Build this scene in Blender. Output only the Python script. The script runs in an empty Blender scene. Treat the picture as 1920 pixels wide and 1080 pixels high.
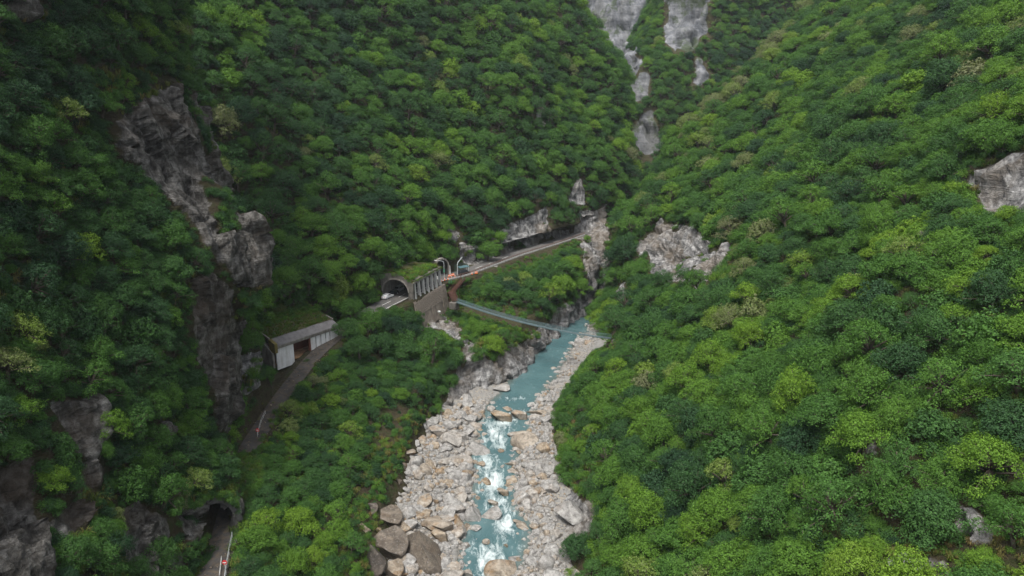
import bpy, bmesh, math, random
import numpy as np
from mathutils import Vector, Matrix

# ------------------------------------------------------------------ camera, sky, sun, exposure
scene = bpy.context.scene
COL = scene.collection
CAM_H, PITCH, FPX = 80.0, math.radians(15.0), 1280.0          # eye height above the river, downward pitch, focal length (1920 px wide frame)
cam_data = bpy.data.cameras.new('camera')
cam = bpy.data.objects.new('camera', cam_data); COL.objects.link(cam)
cam.location = (0, 0, CAM_H); cam.rotation_euler = (math.pi/2 - PITCH, 0, 0)
cam_data.sensor_width = 36; cam_data.lens = 24; cam_data.clip_start = 0.5; cam_data.clip_end = 4000
scene.camera = cam

SUN_EL, SUN_AZ = math.radians(66), math.radians(-152)          # azimuth from +Y towards +X: soft light from above, behind the viewer
world = bpy.data.worlds.new('World'); scene.world = world; world.use_nodes = True
wn = world.node_tree; wn.nodes.clear()
w_out = wn.nodes.new('ShaderNodeOutputWorld'); w_bg = wn.nodes.new('ShaderNodeBackground')
w_sky = wn.nodes.new('ShaderNodeTexSky'); w_sky.sky_type = 'NISHITA'; w_sky.sun_disc = False
w_sky.sun_elevation = SUN_EL; w_sky.sun_rotation = SUN_AZ; w_sky.dust_density = 4.0; w_sky.air_density = 1.0; w_sky.altitude = 300
w_hs = wn.nodes.new('ShaderNodeHueSaturation'); w_hs.inputs['Saturation'].default_value = 0.22       # a thin even cloud layer
w_bg.inputs['Strength'].default_value = 0.10
wn.links.new(w_sky.outputs[0], w_hs.inputs['Color']); wn.links.new(w_hs.outputs[0], w_bg.inputs['Color']); wn.links.new(w_bg.outputs[0], w_out.inputs['Surface'])

sun_d = bpy.data.lights.new('sun', 'SUN'); sun_d.energy = 1.5; sun_d.angle = math.radians(18); sun_d.color = (1.0, 0.955, 0.88)
sun = bpy.data.objects.new('sun', sun_d); COL.objects.link(sun)
sdir = Vector((math.sin(SUN_AZ)*math.cos(SUN_EL), math.cos(SUN_AZ)*math.cos(SUN_EL), math.sin(SUN_EL)))
sun.rotation_euler = sdir.to_track_quat('Z', 'Y').to_euler(); sun.location = sdir*400

vs = scene.view_settings
vs.view_transform = 'Standard'; vs.look = 'None'; vs.gamma = 1.0; vs.use_curve_mapping = False; vs.exposure = 1.5
try:
    scene.cycles.use_denoising = True; scene.cycles.denoiser = 'OPENIMAGEDENOISE'
    scene.cycles.max_bounces = 6; scene.cycles.diffuse_bounces = 3; scene.cycles.transparent_max_bounces = 4
    scene.cycles.transmission_bounces = 4; scene.cycles.volume_bounces = 0; scene.cycles.caustics_reflective = False; scene.cycles.caustics_refractive = False
except Exception: pass

# ------------------------------------------------------------------ surveying helpers
CP, SP = math.cos(PITCH), math.sin(PITCH)
def at(u, v, Y=None, z=None):
    """world point on the sight line through photo pixel (u, v) at forward distance Y or at height z"""
    up, r = (540-v)/FPX, (u-960)/FPX
    dy, dz = CP+SP*up, -SP+CP*up
    if Y is None: Y = (z-CAM_H)*dy/dz
    return (Y*r/dy, Y, CAM_H+Y*dz/dy)
def project(p):
    p = np.asarray(p, float); x, y, z = p[..., 0], p[..., 1], p[..., 2]-CAM_H
    d = np.maximum(y*CP - z*SP, 0.1); up = y*SP + z*CP
    return 960+FPX*x/d, 540-FPX*up/d, d
def in_poly(u, v, poly):
    u = np.asarray(u, float); v = np.asarray(v, float); ins = np.zeros(u.shape, bool); n = len(poly)
    for i in range(n):
        x0, y0 = poly[i]; x1, y1 = poly[(i+1) % n]
        if y0 == y1: continue
        c = ((y0 > v) != (y1 > v)) & (u < (x1-x0)*(v-y0)/(y1-y0)+x0)
        ins ^= c
    return ins

# ------------------------------------------------------------------ numpy noise
def _hash(ix, iy, iz, seed):
    h = (ix.astype(np.int64)*374761393 + iy.astype(np.int64)*668265263 + iz.astype(np.int64)*2147483647 + seed*1274126177) & 0xFFFFFFFF
    h = ((h ^ (h >> 13))*1274126177) & 0xFFFFFFFF
    h = ((h ^ (h >> 16))*2246822519) & 0xFFFFFFFF
    return ((h ^ (h >> 15)) & 0xFFFFFF)/float(0xFFFFFF)
def vnoise(p, scale, seed=0):
    q = np.asarray(p, float)/scale; i = np.floor(q).astype(np.int64); f = q-i; f = f*f*(3-2*f)
    out = 0
    for a in (0, 1):
        for b in (0, 1):
            for c in (0, 1):
                w = (f[:, 0] if a else 1-f[:, 0])*(f[:, 1] if b else 1-f[:, 1])*(f[:, 2] if c else 1-f[:, 2])
                out = out + w*_hash(i[:, 0]+a, i[:, 1]+b, i[:, 2]+c, seed)
    return out*2-1
def fbm(p, scale, octv=4, seed=0, gain=.5):
    s, a, t = 0, 1, 0
    for o in range(octv):
        s = s+a*vnoise(p, scale/2**o, seed+o*17); t += a; a *= gain
    return s/t
def facets(p, cell, seed=0, tilt=.95):
    """blocky broken-rock relief: each random cell carries its own tilted plane"""
    q = p/cell; i0 = np.floor(q).astype(np.int64)
    best = np.full(len(p), 1e9); val = np.zeros(len(p))
    for a in (-1, 0, 1):
        for b in (-1, 0, 1):
            for c in (-1, 0, 1):
                ix, iy, iz = i0[:, 0]+a, i0[:, 1]+b, i0[:, 2]+c
                dx = ix+_hash(ix, iy, iz, seed+1)-q[:, 0]; dy = iy+_hash(ix, iy, iz, seed+2)-q[:, 1]; dz = iz+_hash(ix, iy, iz, seed+3)-q[:, 2]
                d = dx*dx+dy*dy+dz*dz; m = d < best
                g = (_hash(ix, iy, iz, seed+4)-.5)*1.1 + tilt*((_hash(ix, iy, iz, seed+5)-.5)*dx+(_hash(ix, iy, iz, seed+6)-.5)*dy+(_hash(ix, iy, iz, seed+7)-.5)*dz)*2
                best = np.where(m, d, best); val = np.where(m, g, val)
    return val
def sstep(a, b, x):
    t = np.clip((x-a)/(b-a), 0, 1); return t*t*(3-2*t)
def poly_dist(pts, line):
    """2-D distance of points to a polyline, and the polyline's height there"""
    L = np.asarray(line, float); best = np.full(len(pts), 1e9); zz = np.zeros(len(pts))
    for k in range(len(L)-1):
        a, b = L[k], L[k+1]; ab = b[:2]-a[:2]; t = np.clip(((pts[:, :2]-a[:2])@ab)/(ab@ab), 0, 1)
        d = np.hypot(pts[:, 0]-(a[0]+t*ab[0]), pts[:, 1]-(a[1]+t*ab[1])); m = d < best
        best = np.where(m, d, best); zz = np.where(m, a[2]+t*(b[2]-a[2]), zz)
    return best, zz

# ------------------------------------------------------------------ object helpers
def tag(o, label=None, cat=None, group=None, kind=None):
    if label: o['label'] = label
    if cat: o['category'] = cat
    if group: o['group'] = group
    if kind: o['kind'] = kind
    return o
def mesh_np(name, V, F, mats=(), smooth=False, attrs=None, mat_idx=None):
    me = bpy.data.meshes.new(name); V = np.asarray(V, np.float32); F = np.asarray(F, np.int32)
    n, k = F.shape
    me.vertices.add(len(V)); me.vertices.foreach_set('co', V.ravel())
    me.loops.add(n*k); me.loops.foreach_set('vertex_index', F.ravel())
    me.polygons.add(n); me.polygons.foreach_set('loop_start', np.arange(0, n*k, k, dtype=np.int32))
    if smooth: me.polygons.foreach_set('use_smooth', np.ones(n, bool))
    for m in mats: me.materials.append(m)
    if mat_idx is not None: me.polygons.foreach_set('material_index', np.asarray(mat_idx, np.int32))
    me.update(calc_edges=True)
    for nm, a in (attrs or {}).items():
        at_ = me.attributes.new(nm, 'FLOAT', 'POINT'); at_.data.foreach_set('value', np.asarray(a, np.float32))
    me.validate(clean_customdata=False)
    return me
def link(name, me, parent=None, loc=None):
    o = bpy.data.objects.new(name, me); COL.objects.link(o)
    if parent is not None: o.parent = parent
    if loc is not None: o.location = loc
    return o
def empty(name, loc=(0, 0, 0), rz=0.0):
    o = bpy.data.objects.new(name, None); COL.objects.link(o); o.location = loc; o.rotation_euler = (0, 0, rz); o.empty_display_size = .5
    return o
class MB:
    """collects boxes, bars and tubes into one mesh"""
    def __init__(s): s.v = []; s.f = []
    def poly(s, pts, faces):
        b = len(s.v); s.v += [tuple(p) for p in pts]; s.f += [tuple(b+i for i in f) for f in faces]; return s
    def box(s, c, d, rz=0.0, rx=0.0):
        hx, hy, hz = d[0]/2, d[1]/2, d[2]/2; R = Matrix.Rotation(rz, 3, 'Z') @ Matrix.Rotation(rx, 3, 'X'); C = Vector(c)
        P = [C+R@Vector((x, y, z)) for z in (-hz, hz) for x, y in ((-hx, -hy), (hx, -hy), (hx, hy), (-hx, hy))]
        return s.poly(P, [(3, 2, 1, 0), (4, 5, 6, 7), (0, 1, 5, 4), (1, 2, 6, 5), (2, 3, 7, 6), (3, 0, 4, 7)])
    def bar(s, a, b, w, h=None):
        a, b = Vector(a), Vector(b); d = (b-a); h = h or w
        x = d.cross(Vector((0, 0, 1))); x = x.normalized() if x.length > 1e-5 else Vector((1, 0, 0)); y = x.cross(d).normalized()
        P = [q+x*sx*w/2+y*sy*h/2 for q in (a, b) for sx, sy in ((-1, -1), (1, -1), (1, 1), (-1, 1))]
        return s.poly(P, [(3, 2, 1, 0), (4, 5, 6, 7), (0, 1, 5, 4), (1, 2, 6, 5), (2, 3, 7, 6), (3, 0, 4, 7)])
    def tube(s, pts, rad, n=6):
        pts = [Vector(p) for p in pts]; rad = rad if hasattr(rad, '__len__') else [rad]*len(pts); V = []; F = []
        for k, p in enumerate(pts):
            d = (pts[min(k+1, len(pts)-1)]-pts[max(k-1, 0)]).normalized()
            x = d.cross(Vector((0, 0, 1))) if abs(d.z) < .95 else d.cross(Vector((1, 0, 0))); x.normalize(); y = x.cross(d)
            V += [p+(x*math.cos(2*math.pi*i/n)+y*math.sin(2*math.pi*i/n))*rad[k] for i in range(n)]
        for k in range(len(pts)-1):
            F += [(k*n+i, k*n+(i+1) % n, (k+1)*n+(i+1) % n, (k+1)*n+i) for i in range(n)]
        F += [tuple(range(n-1, -1, -1)), tuple((len(pts)-1)*n+i for i in range(n))]
        return s.poly(V, F)
    def extrude(s, outline, d):
        """closed outline (list of 3-D points) swept along the vector d"""
        n = len(outline); d = Vector(d); P = [Vector(p) for p in outline]+[Vector(p)+d for p in outline]
        return s.poly(P, [tuple(range(n-1, -1, -1)), tuple(range(n, 2*n))]+[(i, (i+1) % n, n+(i+1) % n, n+i) for i in range(n)])
    def mesh(s, name, mat, smooth=False, bevel=0.0):
        me = bpy.data.meshes.new(name); me.from_pydata(s.v, [], s.f)
        bm = bmesh.new(); bm.from_mesh(me); bmesh.ops.recalc_face_normals(bm, faces=bm.faces)
        if bevel: bmesh.ops.bevel(bm, geom=list(bm.edges), offset=bevel, segments=1, affect='EDGES', clamp_overlap=True)
        bm.to_mesh(me); bm.free()
        for p in me.polygons: p.use_smooth = smooth
        if mat: me.materials.append(mat)
        return me
    def build(s, name, mat, parent=None, smooth=False, bevel=0.0, loc=None):
        return link(name, s.mesh(name, mat, smooth, bevel), parent, loc)
def copy_tree(o, parent=None):
    c = o.copy(); COL.objects.link(c); c.parent = parent
    for ch in o.children: copy_tree(ch, c)
    return c
# ------------------------------------------------------------------ materials
class NT:
    """small node-tree writer"""
    def __init__(s, name):
        s.m = bpy.data.materials.new(name); s.m.use_nodes = True; s.t = s.m.node_tree; s.t.nodes.clear()
        s.out = s.n('ShaderNodeOutputMaterial')
    def n(s, typ, **kw):
        nd = s.t.nodes.new(typ)
        for k, v in kw.items(): setattr(nd, k, v)
        return nd
    def set(s, nd, key, val):
        if isinstance(val, bpy.types.NodeSocket): s.t.links.new(val, nd.inputs[key])
        else: nd.inputs[key].default_value = val
        return nd
    def noise(s, vec, scale, detail=4, rough=.6, dist=0.0):
        nd = s.n('ShaderNodeTexNoise'); s.set(nd, 'Scale', scale); s.set(nd, 'Detail', detail); s.set(nd, 'Roughness', rough); s.set(nd, 'Distortion', dist)
        if vec is not None: s.set(nd, 'Vector', vec)
        return nd.outputs['Fac']
    def ramp(s, fac, stops):
        nd = s.n('ShaderNodeValToRGB'); e = nd.color_ramp.elements
        while len(e) < len(stops): e.new(.5)
        for k, (p, c) in enumerate(stops):
            e[k].position = p; e[k].color = (c if hasattr(c, '__len__') else (c, c, c))+((1,) if not hasattr(c, '__len__') or len(c) == 3 else ())
        s.set(nd, 'Fac', fac); return nd.outputs['Color']
    def mix(s, fac, a, b, mode='MIX'):
        nd = s.n('ShaderNodeMix', data_type='RGBA', blend_type=mode)
        for k, v in ((0, fac), (6, a), (7, b)):
            if isinstance(v, bpy.types.NodeSocket): s.t.links.new(v, nd.inputs[k])
            elif hasattr(v, '__len__') and len(v) == 3: nd.inputs[k].default_value = tuple(v)+(1,)
            else: nd.inputs[k].default_value = v
        return nd.outputs[2]
    def math(s, op, a, b=0.0, clamp=False):
        nd = s.n('ShaderNodeMath', operation=op, use_clamp=clamp)
        s.set(nd, 0, a); s.set(nd, 1, b); return nd.outputs[0]
    def attr(s, name, typ='GEOMETRY'):
        nd = s.n('ShaderNodeAttribute', attribute_type=typ, attribute_name=name); return nd.outputs['Fac']
    def mapping(s, vec, scale=(1, 1, 1), rot=(0, 0, 0)):
        nd = s.n('ShaderNodeMapping'); s.set(nd, 'Vector', vec); nd.inputs['Scale'].default_value = scale; nd.inputs['Rotation'].default_value = rot
        return nd.outputs[0]
    def pos(s): return s.n('ShaderNodeNewGeometry').outputs['Position']
    def obj(s): return s.n('ShaderNodeTexCoord').outputs['Object']
    def bump(s, h, strength=.5, dist=.1, normal=None):
        nd = s.n('ShaderNodeBump'); s.set(nd, 'Strength', strength); s.set(nd, 'Distance', dist); s.set(nd, 'Height', h)
        if normal is not None: s.set(nd, 'Normal', normal)
        return nd.outputs[0]
    def finish(s, color, rough=.9, normal=None, spec=.3, metal=0.0, trans=None):
        b = s.n('ShaderNodeBsdfPrincipled')
        if hasattr(color, '__len__') and not isinstance(color, bpy.types.NodeSocket): color = tuple(color)+(1,)
        s.set(b, 'Base Color', color); s.set(b, 'Roughness', rough); s.set(b, 'Specular IOR Level', spec); s.set(b, 'Metallic', metal)
        if normal is not None: s.set(b, 'Normal', normal)
        s.t.links.new(b.outputs[0], s.out.inputs['Surface']); return s.m

def plain(name, c, rough=.7, var=.18, scale=1.2, metal=0.0, spec=.3, dirt=None, bump=.15):
    s = NT(name); o = s.obj(); f = s.noise(o, scale, 5, .65)
    lo = tuple(x*(1-var*1.6) for x in c); hi = tuple(min(1, x*(1+var)) for x in c)
    col = s.ramp(f, [(.25, lo), (.5, c), (.78, hi)])
    if dirt is not None: col = s.mix(s.ramp(s.noise(s.mapping(o, (1.2, 1.2, .25)), .9, 5, .7), [(.45, 0.0), (.7, .75)]), col, dirt)
    return s.finish(col, rough, s.bump(s.noise(o, scale*8, 3), bump, .03), spec, metal)

def rock_material(name, dark, mid, light, stain, streak=.5, scale=1.0, veg=.0):
    """bare cliff: soil and litter where the vertex weight 'rock' is low, fractured stone where it is high"""
    s = NT(name); p = s.pos(); rk = s.attr('rock')
    big = s.noise(p, .06*scale, 5, .6, .6); med = s.noise(p, .45*scale, 6, .65); fine = s.noise(p, 3.2*scale, 4, .7)
    vert = s.noise(s.mapping(p, (.9, .9, .10), (0, 0, .4)), .8*scale, 5, .65, .4)          # run-off streaks down the face
    bed = s.noise(s.mapping(p, (.10, .10, 1.2), (.5, .35, 0)), 1.0*scale, 4, .6, .8)        # tilted beds
    base = s.ramp(med, [(.28, dark), (.5, mid), (.72, light)])
    base = s.mix(s.math('MULTIPLY', s.ramp(vert, [(.5, 0.0), (.66, 1.0)]), streak), base, light)
    base = s.mix(s.math('MULTIPLY', s.ramp(vert, [(.32, 1.0), (.44, 0.0)]), .6), base, dark)
    base = s.mix(s.math('MULTIPLY', s.ramp(big, [(.48, 0.0), (.62, 1.0)]), .55), base, stain)
    base = s.mix(s.math('MULTIPLY', s.ramp(bed, [(.36, 1.0), (.46, 0.0)]), .4), base, dark)
    cr = s.n('ShaderNodeTexVoronoi', feature='DISTANCE_TO_EDGE'); s.set(cr, 'Scale', .55*scale)
    s.set(cr, 'Vector', s.mapping(p, (1, 1, .55), (.3, .2, .5)))
    crack = s.ramp(cr.outputs['Distance'], [(.0, 1.0), (.035, 0.0)])
    base = s.mix(s.math('MULTIPLY', crack, .25), base, dark)
    if veg: base = s.mix(s.math('MULTIPLY', s.ramp(s.noise(p, .22*scale, 6, .7), [(.52, 0.0), (.60, 1.0)]), veg), base, (.035, .052, .016))
    soil = s.ramp(s.noise(p, .5, 6, .7), [(.3, (.020, .017, .010)), (.5, (.048, .040, .022)), (.62, (.030, .042, .012)), (.8, (.095, .075, .040))])
    edge = s.math('ADD', rk, s.math('MULTIPLY', s.math('SUBTRACT', med, .5), .9))
    col = s.mix(s.ramp(edge, [(.40, 0.0), (.56, 1.0)]), soil, base)
    h = s.math('ADD', s.math('MULTIPLY', med, 1.0), s.math('ADD', s.math('MULTIPLY', fine, .35), s.math('MULTIPLY', bed, .6)))
    return s.finish(col, .93, s.bump(h, 1.0, 1.1), .2)

M = {}
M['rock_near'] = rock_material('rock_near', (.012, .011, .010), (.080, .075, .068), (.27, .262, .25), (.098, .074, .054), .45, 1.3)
M['rock_mid'] = rock_material('rock_mid', (.022, .022, .023), (.150, .148, .148), (.46, .455, .45), (.150, .118, .084), .6, 1.0)
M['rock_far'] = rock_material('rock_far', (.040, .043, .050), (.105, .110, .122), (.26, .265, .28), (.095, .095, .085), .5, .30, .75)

def leaf_material(name, stops, hue_rand=.3):
    s = NT(name); t = s.attr('tint', 'INSTANCER'); isl = s.n('ShaderNodeNewGeometry').outputs['Random Per Island']
    tt = s.math('ADD', t, s.math('MULTIPLY', s.math('SUBTRACT', isl, .5), hue_rand*.35), True)
    col = s.ramp(tt, stops)
    val = s.math('ADD', .72, s.math('MULTIPLY', isl, .56))
    hs = s.n('ShaderNodeHueSaturation'); s.set(hs, 'Color', col); s.set(hs, 'Value', val)
    b = s.n('ShaderNodeBsdfPrincipled'); s.set(b, 'Base Color', hs.outputs[0]); s.set(b, 'Roughness', .6); s.set(b, 'Specular IOR Level', .12)
    tr = s.n('ShaderNodeBsdfTranslucent'); s.set(tr, 'Color', s.mix(1.0, hs.outputs[0], (1.0, 1.15, .45), 'MULTIPLY'))
    mx = s.n('ShaderNodeMixShader'); s.set(mx, 'Fac', .26)
    s.t.links.new(b.outputs[0], mx.inputs[1]); s.t.links.new(tr.outputs[0], mx.inputs[2]); s.t.links.new(mx.outputs[0], s.out.inputs['Surface'])
    return s.m
LEAF_STOPS = [(.0, (.023, .056, .029)), (.22, (.037, .088, .030)), (.45, (.059, .138, .027)), (.68, (.098, .195, .025)), (.84, (.135, .230, .024)), (1.0, (.148, .158, .085))]
M['leaf'] = leaf_material('leaf', LEAF_STOPS)
M['grass'] = leaf_material('grass_blade', [(.0, (.045, .085, .018)), (.4, (.090, .135, .026)), (.7, (.150, .145, .045)), (1.0, (.215, .155, .075))])
M['bark'] = plain('bark', (.085, .070, .055), .95, .35, 3.0)
M['dead_wood'] = plain('dead_wood', (.20, .18, .155), .95, .3, 3.0)

def boulder_material():
    s = NT('boulder_stone'); o = s.obj(); t = s.attr('tint', 'INSTANCER'); rnd = s.n('ShaderNodeObjectInfo').outputs['Random']
    mp = s.n('ShaderNodeVectorMath', operation='ADD'); s.t.links.new(o, mp.inputs[0])
    cb = s.n('ShaderNodeCombineXYZ'); s.set(cb, 0, s.math('MULTIPLY', rnd, 37.0)); s.set(cb, 1, s.math('MULTIPLY', rnd, 91.0)); s.t.links.new(cb.outputs[0], mp.inputs[1])
    q = mp.outputs[0]; med = s.noise(q, 1.6, 6, .65, .4); fine = s.noise(q, 9, 4, .7); big = s.noise(q, .75, 4, .6, .5)
    grey = s.ramp(med, [(.3, (.16, .155, .15)), (.5, (.29, .283, .272)), (.72, (.44, .43, .41))])
    tan = s.ramp(med, [(.3, (.15, .112, .075)), (.5, (.29, .235, .172)), (.72, (.42, .37, .30))])
    brown = s.ramp(med, [(.3, (.040, .034, .030)), (.5, (.088, .074, .062)), (.74, (.19, .16, .132))])
    rust = s.ramp(fine, [(.3, (.17, .092, .038)), (.7, (.30, .19, .09))])
    c = s.mix(s.ramp(t, [(.18, 0.0), (.55, .95)]), grey, tan)
    c = s.mix(s.math('MULTIPLY', s.ramp(big, [(.52, 0.0), (.64, 1.0)]), s.ramp(t, [(.1, .1), (.6, .85)])), c, rust)
    c = s.mix(s.ramp(t, [(.72, 0.0), (.9, 1.0)]), c, brown)
    vein = s.noise(s.mapping(q, (.6, .6, 2.4), (.7, .4, 0)), 1.7, 5, .7, 1.2)
    c = s.mix(s.math('MULTIPLY', s.ramp(vein, [(.34, 1.0), (.42, 0.0)]), .35), c, (.07, .062, .055))
    w1 = s.noise(s.pos(), 1.3, 7, .75, .5); w2 = s.noise(s.mapping(s.pos(), (1, 1, 2.2), (.6, .3, 0)), 2.6, 5, .7, .6)      # grain and beds at true size
    c = s.mix(s.ramp(w1, [(.38, .55), (.52, 0.0)]), c, (.055, .050, .045)); c = s.mix(s.ramp(w2, [(.56, 0.0), (.70, .45)]), c, (.47, .46, .44))
    h = s.math('ADD', s.math('ADD', med, s.math('MULTIPLY', fine, .3)), s.math('ADD', s.math('MULTIPLY', w1, 1.2), s.math('MULTIPLY', w2, .6)))
    return s.finish(c, .88, s.bump(h, .9, .25), .25)
M['boulder'] = boulder_material()
def gravel_bed():
    s = NT('gravel_bed'); p = s.pos()
    v = s.n('ShaderNodeTexVoronoi'); s.set(v, 'Scale', 2.6); s.set(v, 'Vector', p)
    st = s.ramp(s.noise(v.outputs['Position'], 3.1, 2), [(.3, (.10, .098, .095)), (.5, (.215, .21, .20)), (.62, (.25, .215, .165)), (.75, (.38, .37, .36))])
    v2 = s.n('ShaderNodeTexVoronoi'); s.set(v2, 'Scale', 2.6); s.set(v2, 'Vector', p)
    st = s.mix(s.ramp(v2.outputs['Distance'], [(.55, 0.0), (.9, .55)]), st, (.10, .095, .09))
    sand = s.ramp(s.noise(p, 1.1, 5, .7), [(.3, (.15, .148, .142)), (.7, (.25, .245, .235))])
    c = s.mix(s.ramp(s.noise(p, .16, 4, .6), [(.46, 0.0), (.58, 1.0)]), st, sand)
    wet = s.attr('wet'); c = s.mix(s.math('MULTIPLY', wet, .8), c, (.085, .085, .075))
    return s.finish(c, .9, s.bump(v.outputs['Distance'], .8, .15), .3)
M['bed'] = gravel_bed()
def water():
    s = NT('river_water'); p = s.pos(); foam = s.attr('foam'); flow = s.mapping(p, (1.0, .33, 1.0), (0, 0, .1))
    n1 = s.noise(flow, .8, 7, .72, .7); n2 = s.noise(p, 2.0, 6, .75, 1.0); sh = s.attr('shallow')
    deep = s.ramp(s.noise(p, .11, 3), [(.35, (.044, .098, .108)), (.65, (.070, .132, .140))])
    c = s.mix(s.math('MULTIPLY', sh, .75), deep, (.100, .118, .105))
    f = s.math('ADD', s.math('MULTIPLY', foam, .68), s.math('MULTIPLY', s.math('SUBTRACT', s.math('ADD', s.math('MULTIPLY', n1, .78), s.math('MULTIPLY', n2, .22)), .5), 3.0))
    c = s.mix(s.ramp(f, [(.28, 0.0), (.55, .30), (1.0, .95)]), c, (.72, .79, .80))
    h = s.math('ADD', s.noise(flow, 1.7, 5, .65, .8), s.math('MULTIPLY', s.math('MULTIPLY', n2, foam), 1.4))
    return s.finish(c, s.ramp(f, [(.3, .14), (.9, .7)]), s.bump(h, .8, .28), .5)
M['water'] = water()
M['asphalt'] = plain('asphalt', (.085, .083, .083), .92, .3, .8, dirt=(.14, .125, .105))
M['old_asphalt'] = plain('old_asphalt', (.050, .047, .045), .95, .5, .5, dirt=(.120, .088, .054))
M['concrete'] = plain('concrete', (.215, .20, .183), .92, .3, .5, dirt=(.045, .041, .034))
M['concrete_pale'] = plain('concrete_pale', (.42, .42, .415), .9, .15, .5, dirt=(.20, .19, .175))
M['concrete_dark'] = plain('concrete_dark', (.12, .11, .10), .95, .35, .5, dirt=(.045, .043, .03))
M['masonry'] = plain('masonry', (.25, .212, .178), .95, .35, .7, dirt=(.075, .06, .045))
M['rust'] = plain('rusty_steel', (.075, .034, .025), .85, .35, 2.0)
M['rail_rust'] = plain('rail_rust', (.15, .082, .064), .85, .3, 1.0)
M['teal_steel'] = plain('teal_steel', (.060, .115, .128), .6, .2, 1.0)
M['deck'] = plain('bridge_deck', (.10, .135, .145), .8, .2, 1.0)
M['galvanised'] = plain('galvanised', (.42, .45, .46), .5, .12, 2.0, metal=.3)
M['white_paint'] = plain('white_paint', (.74, .74, .72), .6, .08, 1.0)
M['orange'] = plain('orange_plastic', (.72, .15, .03), .5, .1, 2.0)
M['red'] = plain('red_paint', (.55, .03, .035), .5, .1, 2.0)
M['green_paint'] = plain('green_paint', (.06, .20, .12), .6, .15, 2.0)
M['rubber'] = plain('rubber', (.02, .02, .02), .85, .1, 2.0)
M['car_white'] = plain('car_white', (.74, .75, .76), .25, .03, 1.0, spec=.6, bump=0)
M['car_dark'] = plain('car_dark', (.025, .028, .035), .25, .05, 1.0, spec=.6, bump=0)
M['car_grey'] = plain('car_grey', (.30, .31, .33), .3, .04, 1.0, metal=.4, spec=.6, bump=0)
M['glass'] = plain('car_glass', (.025, .032, .036), .08, .05, 1.0, spec=.8, bump=0)
M['lamp_glass'] = plain('lamp_glass', (.70, .70, .66), .2, .03, 1.0, spec=.6, bump=0)
M['timber'] = plain('timber', (.19, .12, .07), .9, .3, 2.0)
M['brown_paint'] = plain('brown_paint', (.115, .045, .030), .8, .25, 1.0)
M['net'] = plain('net_green', (.045, .10, .085), .8, .2, 2.0)
M['pipe'] = plain('painted_pipe', (.42, .42, .41), .6, .2, 2.0)
M['sheet'] = plain('white_sheet', (.72, .72, .70), .6, .06, 1.0)
# ------------------------------------------------------------------ the lie of the land
def wz(y): return np.where(np.asarray(y) > 188, 0.0, -(188-np.asarray(y, float))*.02)      # water level along the river
RIVER = [(-7, 60, 0), (-6, 90, 0), (-4.1, 109, 0), (-3, 119, 0), (-3.4, 128, 0), (-5.1, 141, 0), (-2, 161, 0), (1.5, 178, 0), (8.2, 197, 0), (17.8, 227, 0), (26, 256, 0), (37, 285, 0), (52, 330, 0)]
OLD_ROAD = [(-41, 60, 13.2), (-44.2, 89, 14), (-48, 104, 14.1), (-52.3, 122.5, 14.3), (-52.4, 146, 16), (-51.5, 165, 17.1), (-48.5, 177, 18.6), (-43, 189, 21)]
MAIN_ROAD = [(-43, 189, 21), (-39, 197, 21.9), (-35.6, 204.6, 22), (-28.6, 225.4, 22), (-18.2, 236, 22), (0, 265, 22.5), (19.7, 289, 23.5), (30, 303, 24), (38, 316, 24.3)]
N_OLD, N_MAIN = 2.05, 3.4            # half widths

def loft(stations, res, smooth=2, res_t=None):
    S = np.asarray(stations, float); ns, npt, _ = S.shape
    seg = np.linalg.norm(np.diff(S, axis=1), axis=2).max(0); cnt = np.maximum(2, np.ceil(seg/res).astype(int))
    t = np.concatenate([[k+j/c for j in range(c)] for k, c in enumerate(cnt)]+[[npt-1]]); k = np.minimum(t.astype(int), npt-2); f = (t-k)[None, :, None]
    D = S[:, k]*(1-f)+S[:, k+1]*f
    segs = np.percentile(np.linalg.norm(np.diff(D, axis=0), axis=2), 75, axis=1); cnt = np.maximum(2, np.ceil(segs/(res_t or res)).astype(int)); rows = []
    for i in range(ns-1):
        p0, p1, p2, p3 = D[max(i-1, 0)], D[i], D[i+1], D[min(i+2, ns-1)]
        for j in range(cnt[i]):
            x = j/cnt[i]; m1, m2 = (p2-p0)*.42, (p3-p1)*.42
            rows.append((2*x**3-3*x**2+1)*p1+(x**3-2*x**2+x)*m1+(-2*x**3+3*x**2)*p2+(x**3-x**2)*m2)
    rows.append(D[-1]); G = np.array(rows)
    for _ in range(smooth):
        H = G.copy(); H[1:-1, 1:-1] = (G[:-2, 1:-1]+G[2:, 1:-1]+G[1:-1, :-2]+G[1:-1, 2:]+2*G[1:-1, 1:-1])/6; G = H
    return G
def grid_normals(G):
    a = np.gradient(G, axis=0); b = np.gradient(G, axis=1); n = np.cross(a, b); n /= np.linalg.norm(n, axis=2, keepdims=True)+1e-9
    return n
def grid_faces(nr, nc, flip=False):
    i = np.arange(nr-1)[:, None]*nc+np.arange(nc-1)[None]; i = i.ravel()
    F = np.stack([i, i+1, i+nc+1, i+nc], 1)
    return F[:, ::-1] if flip else F

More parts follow.
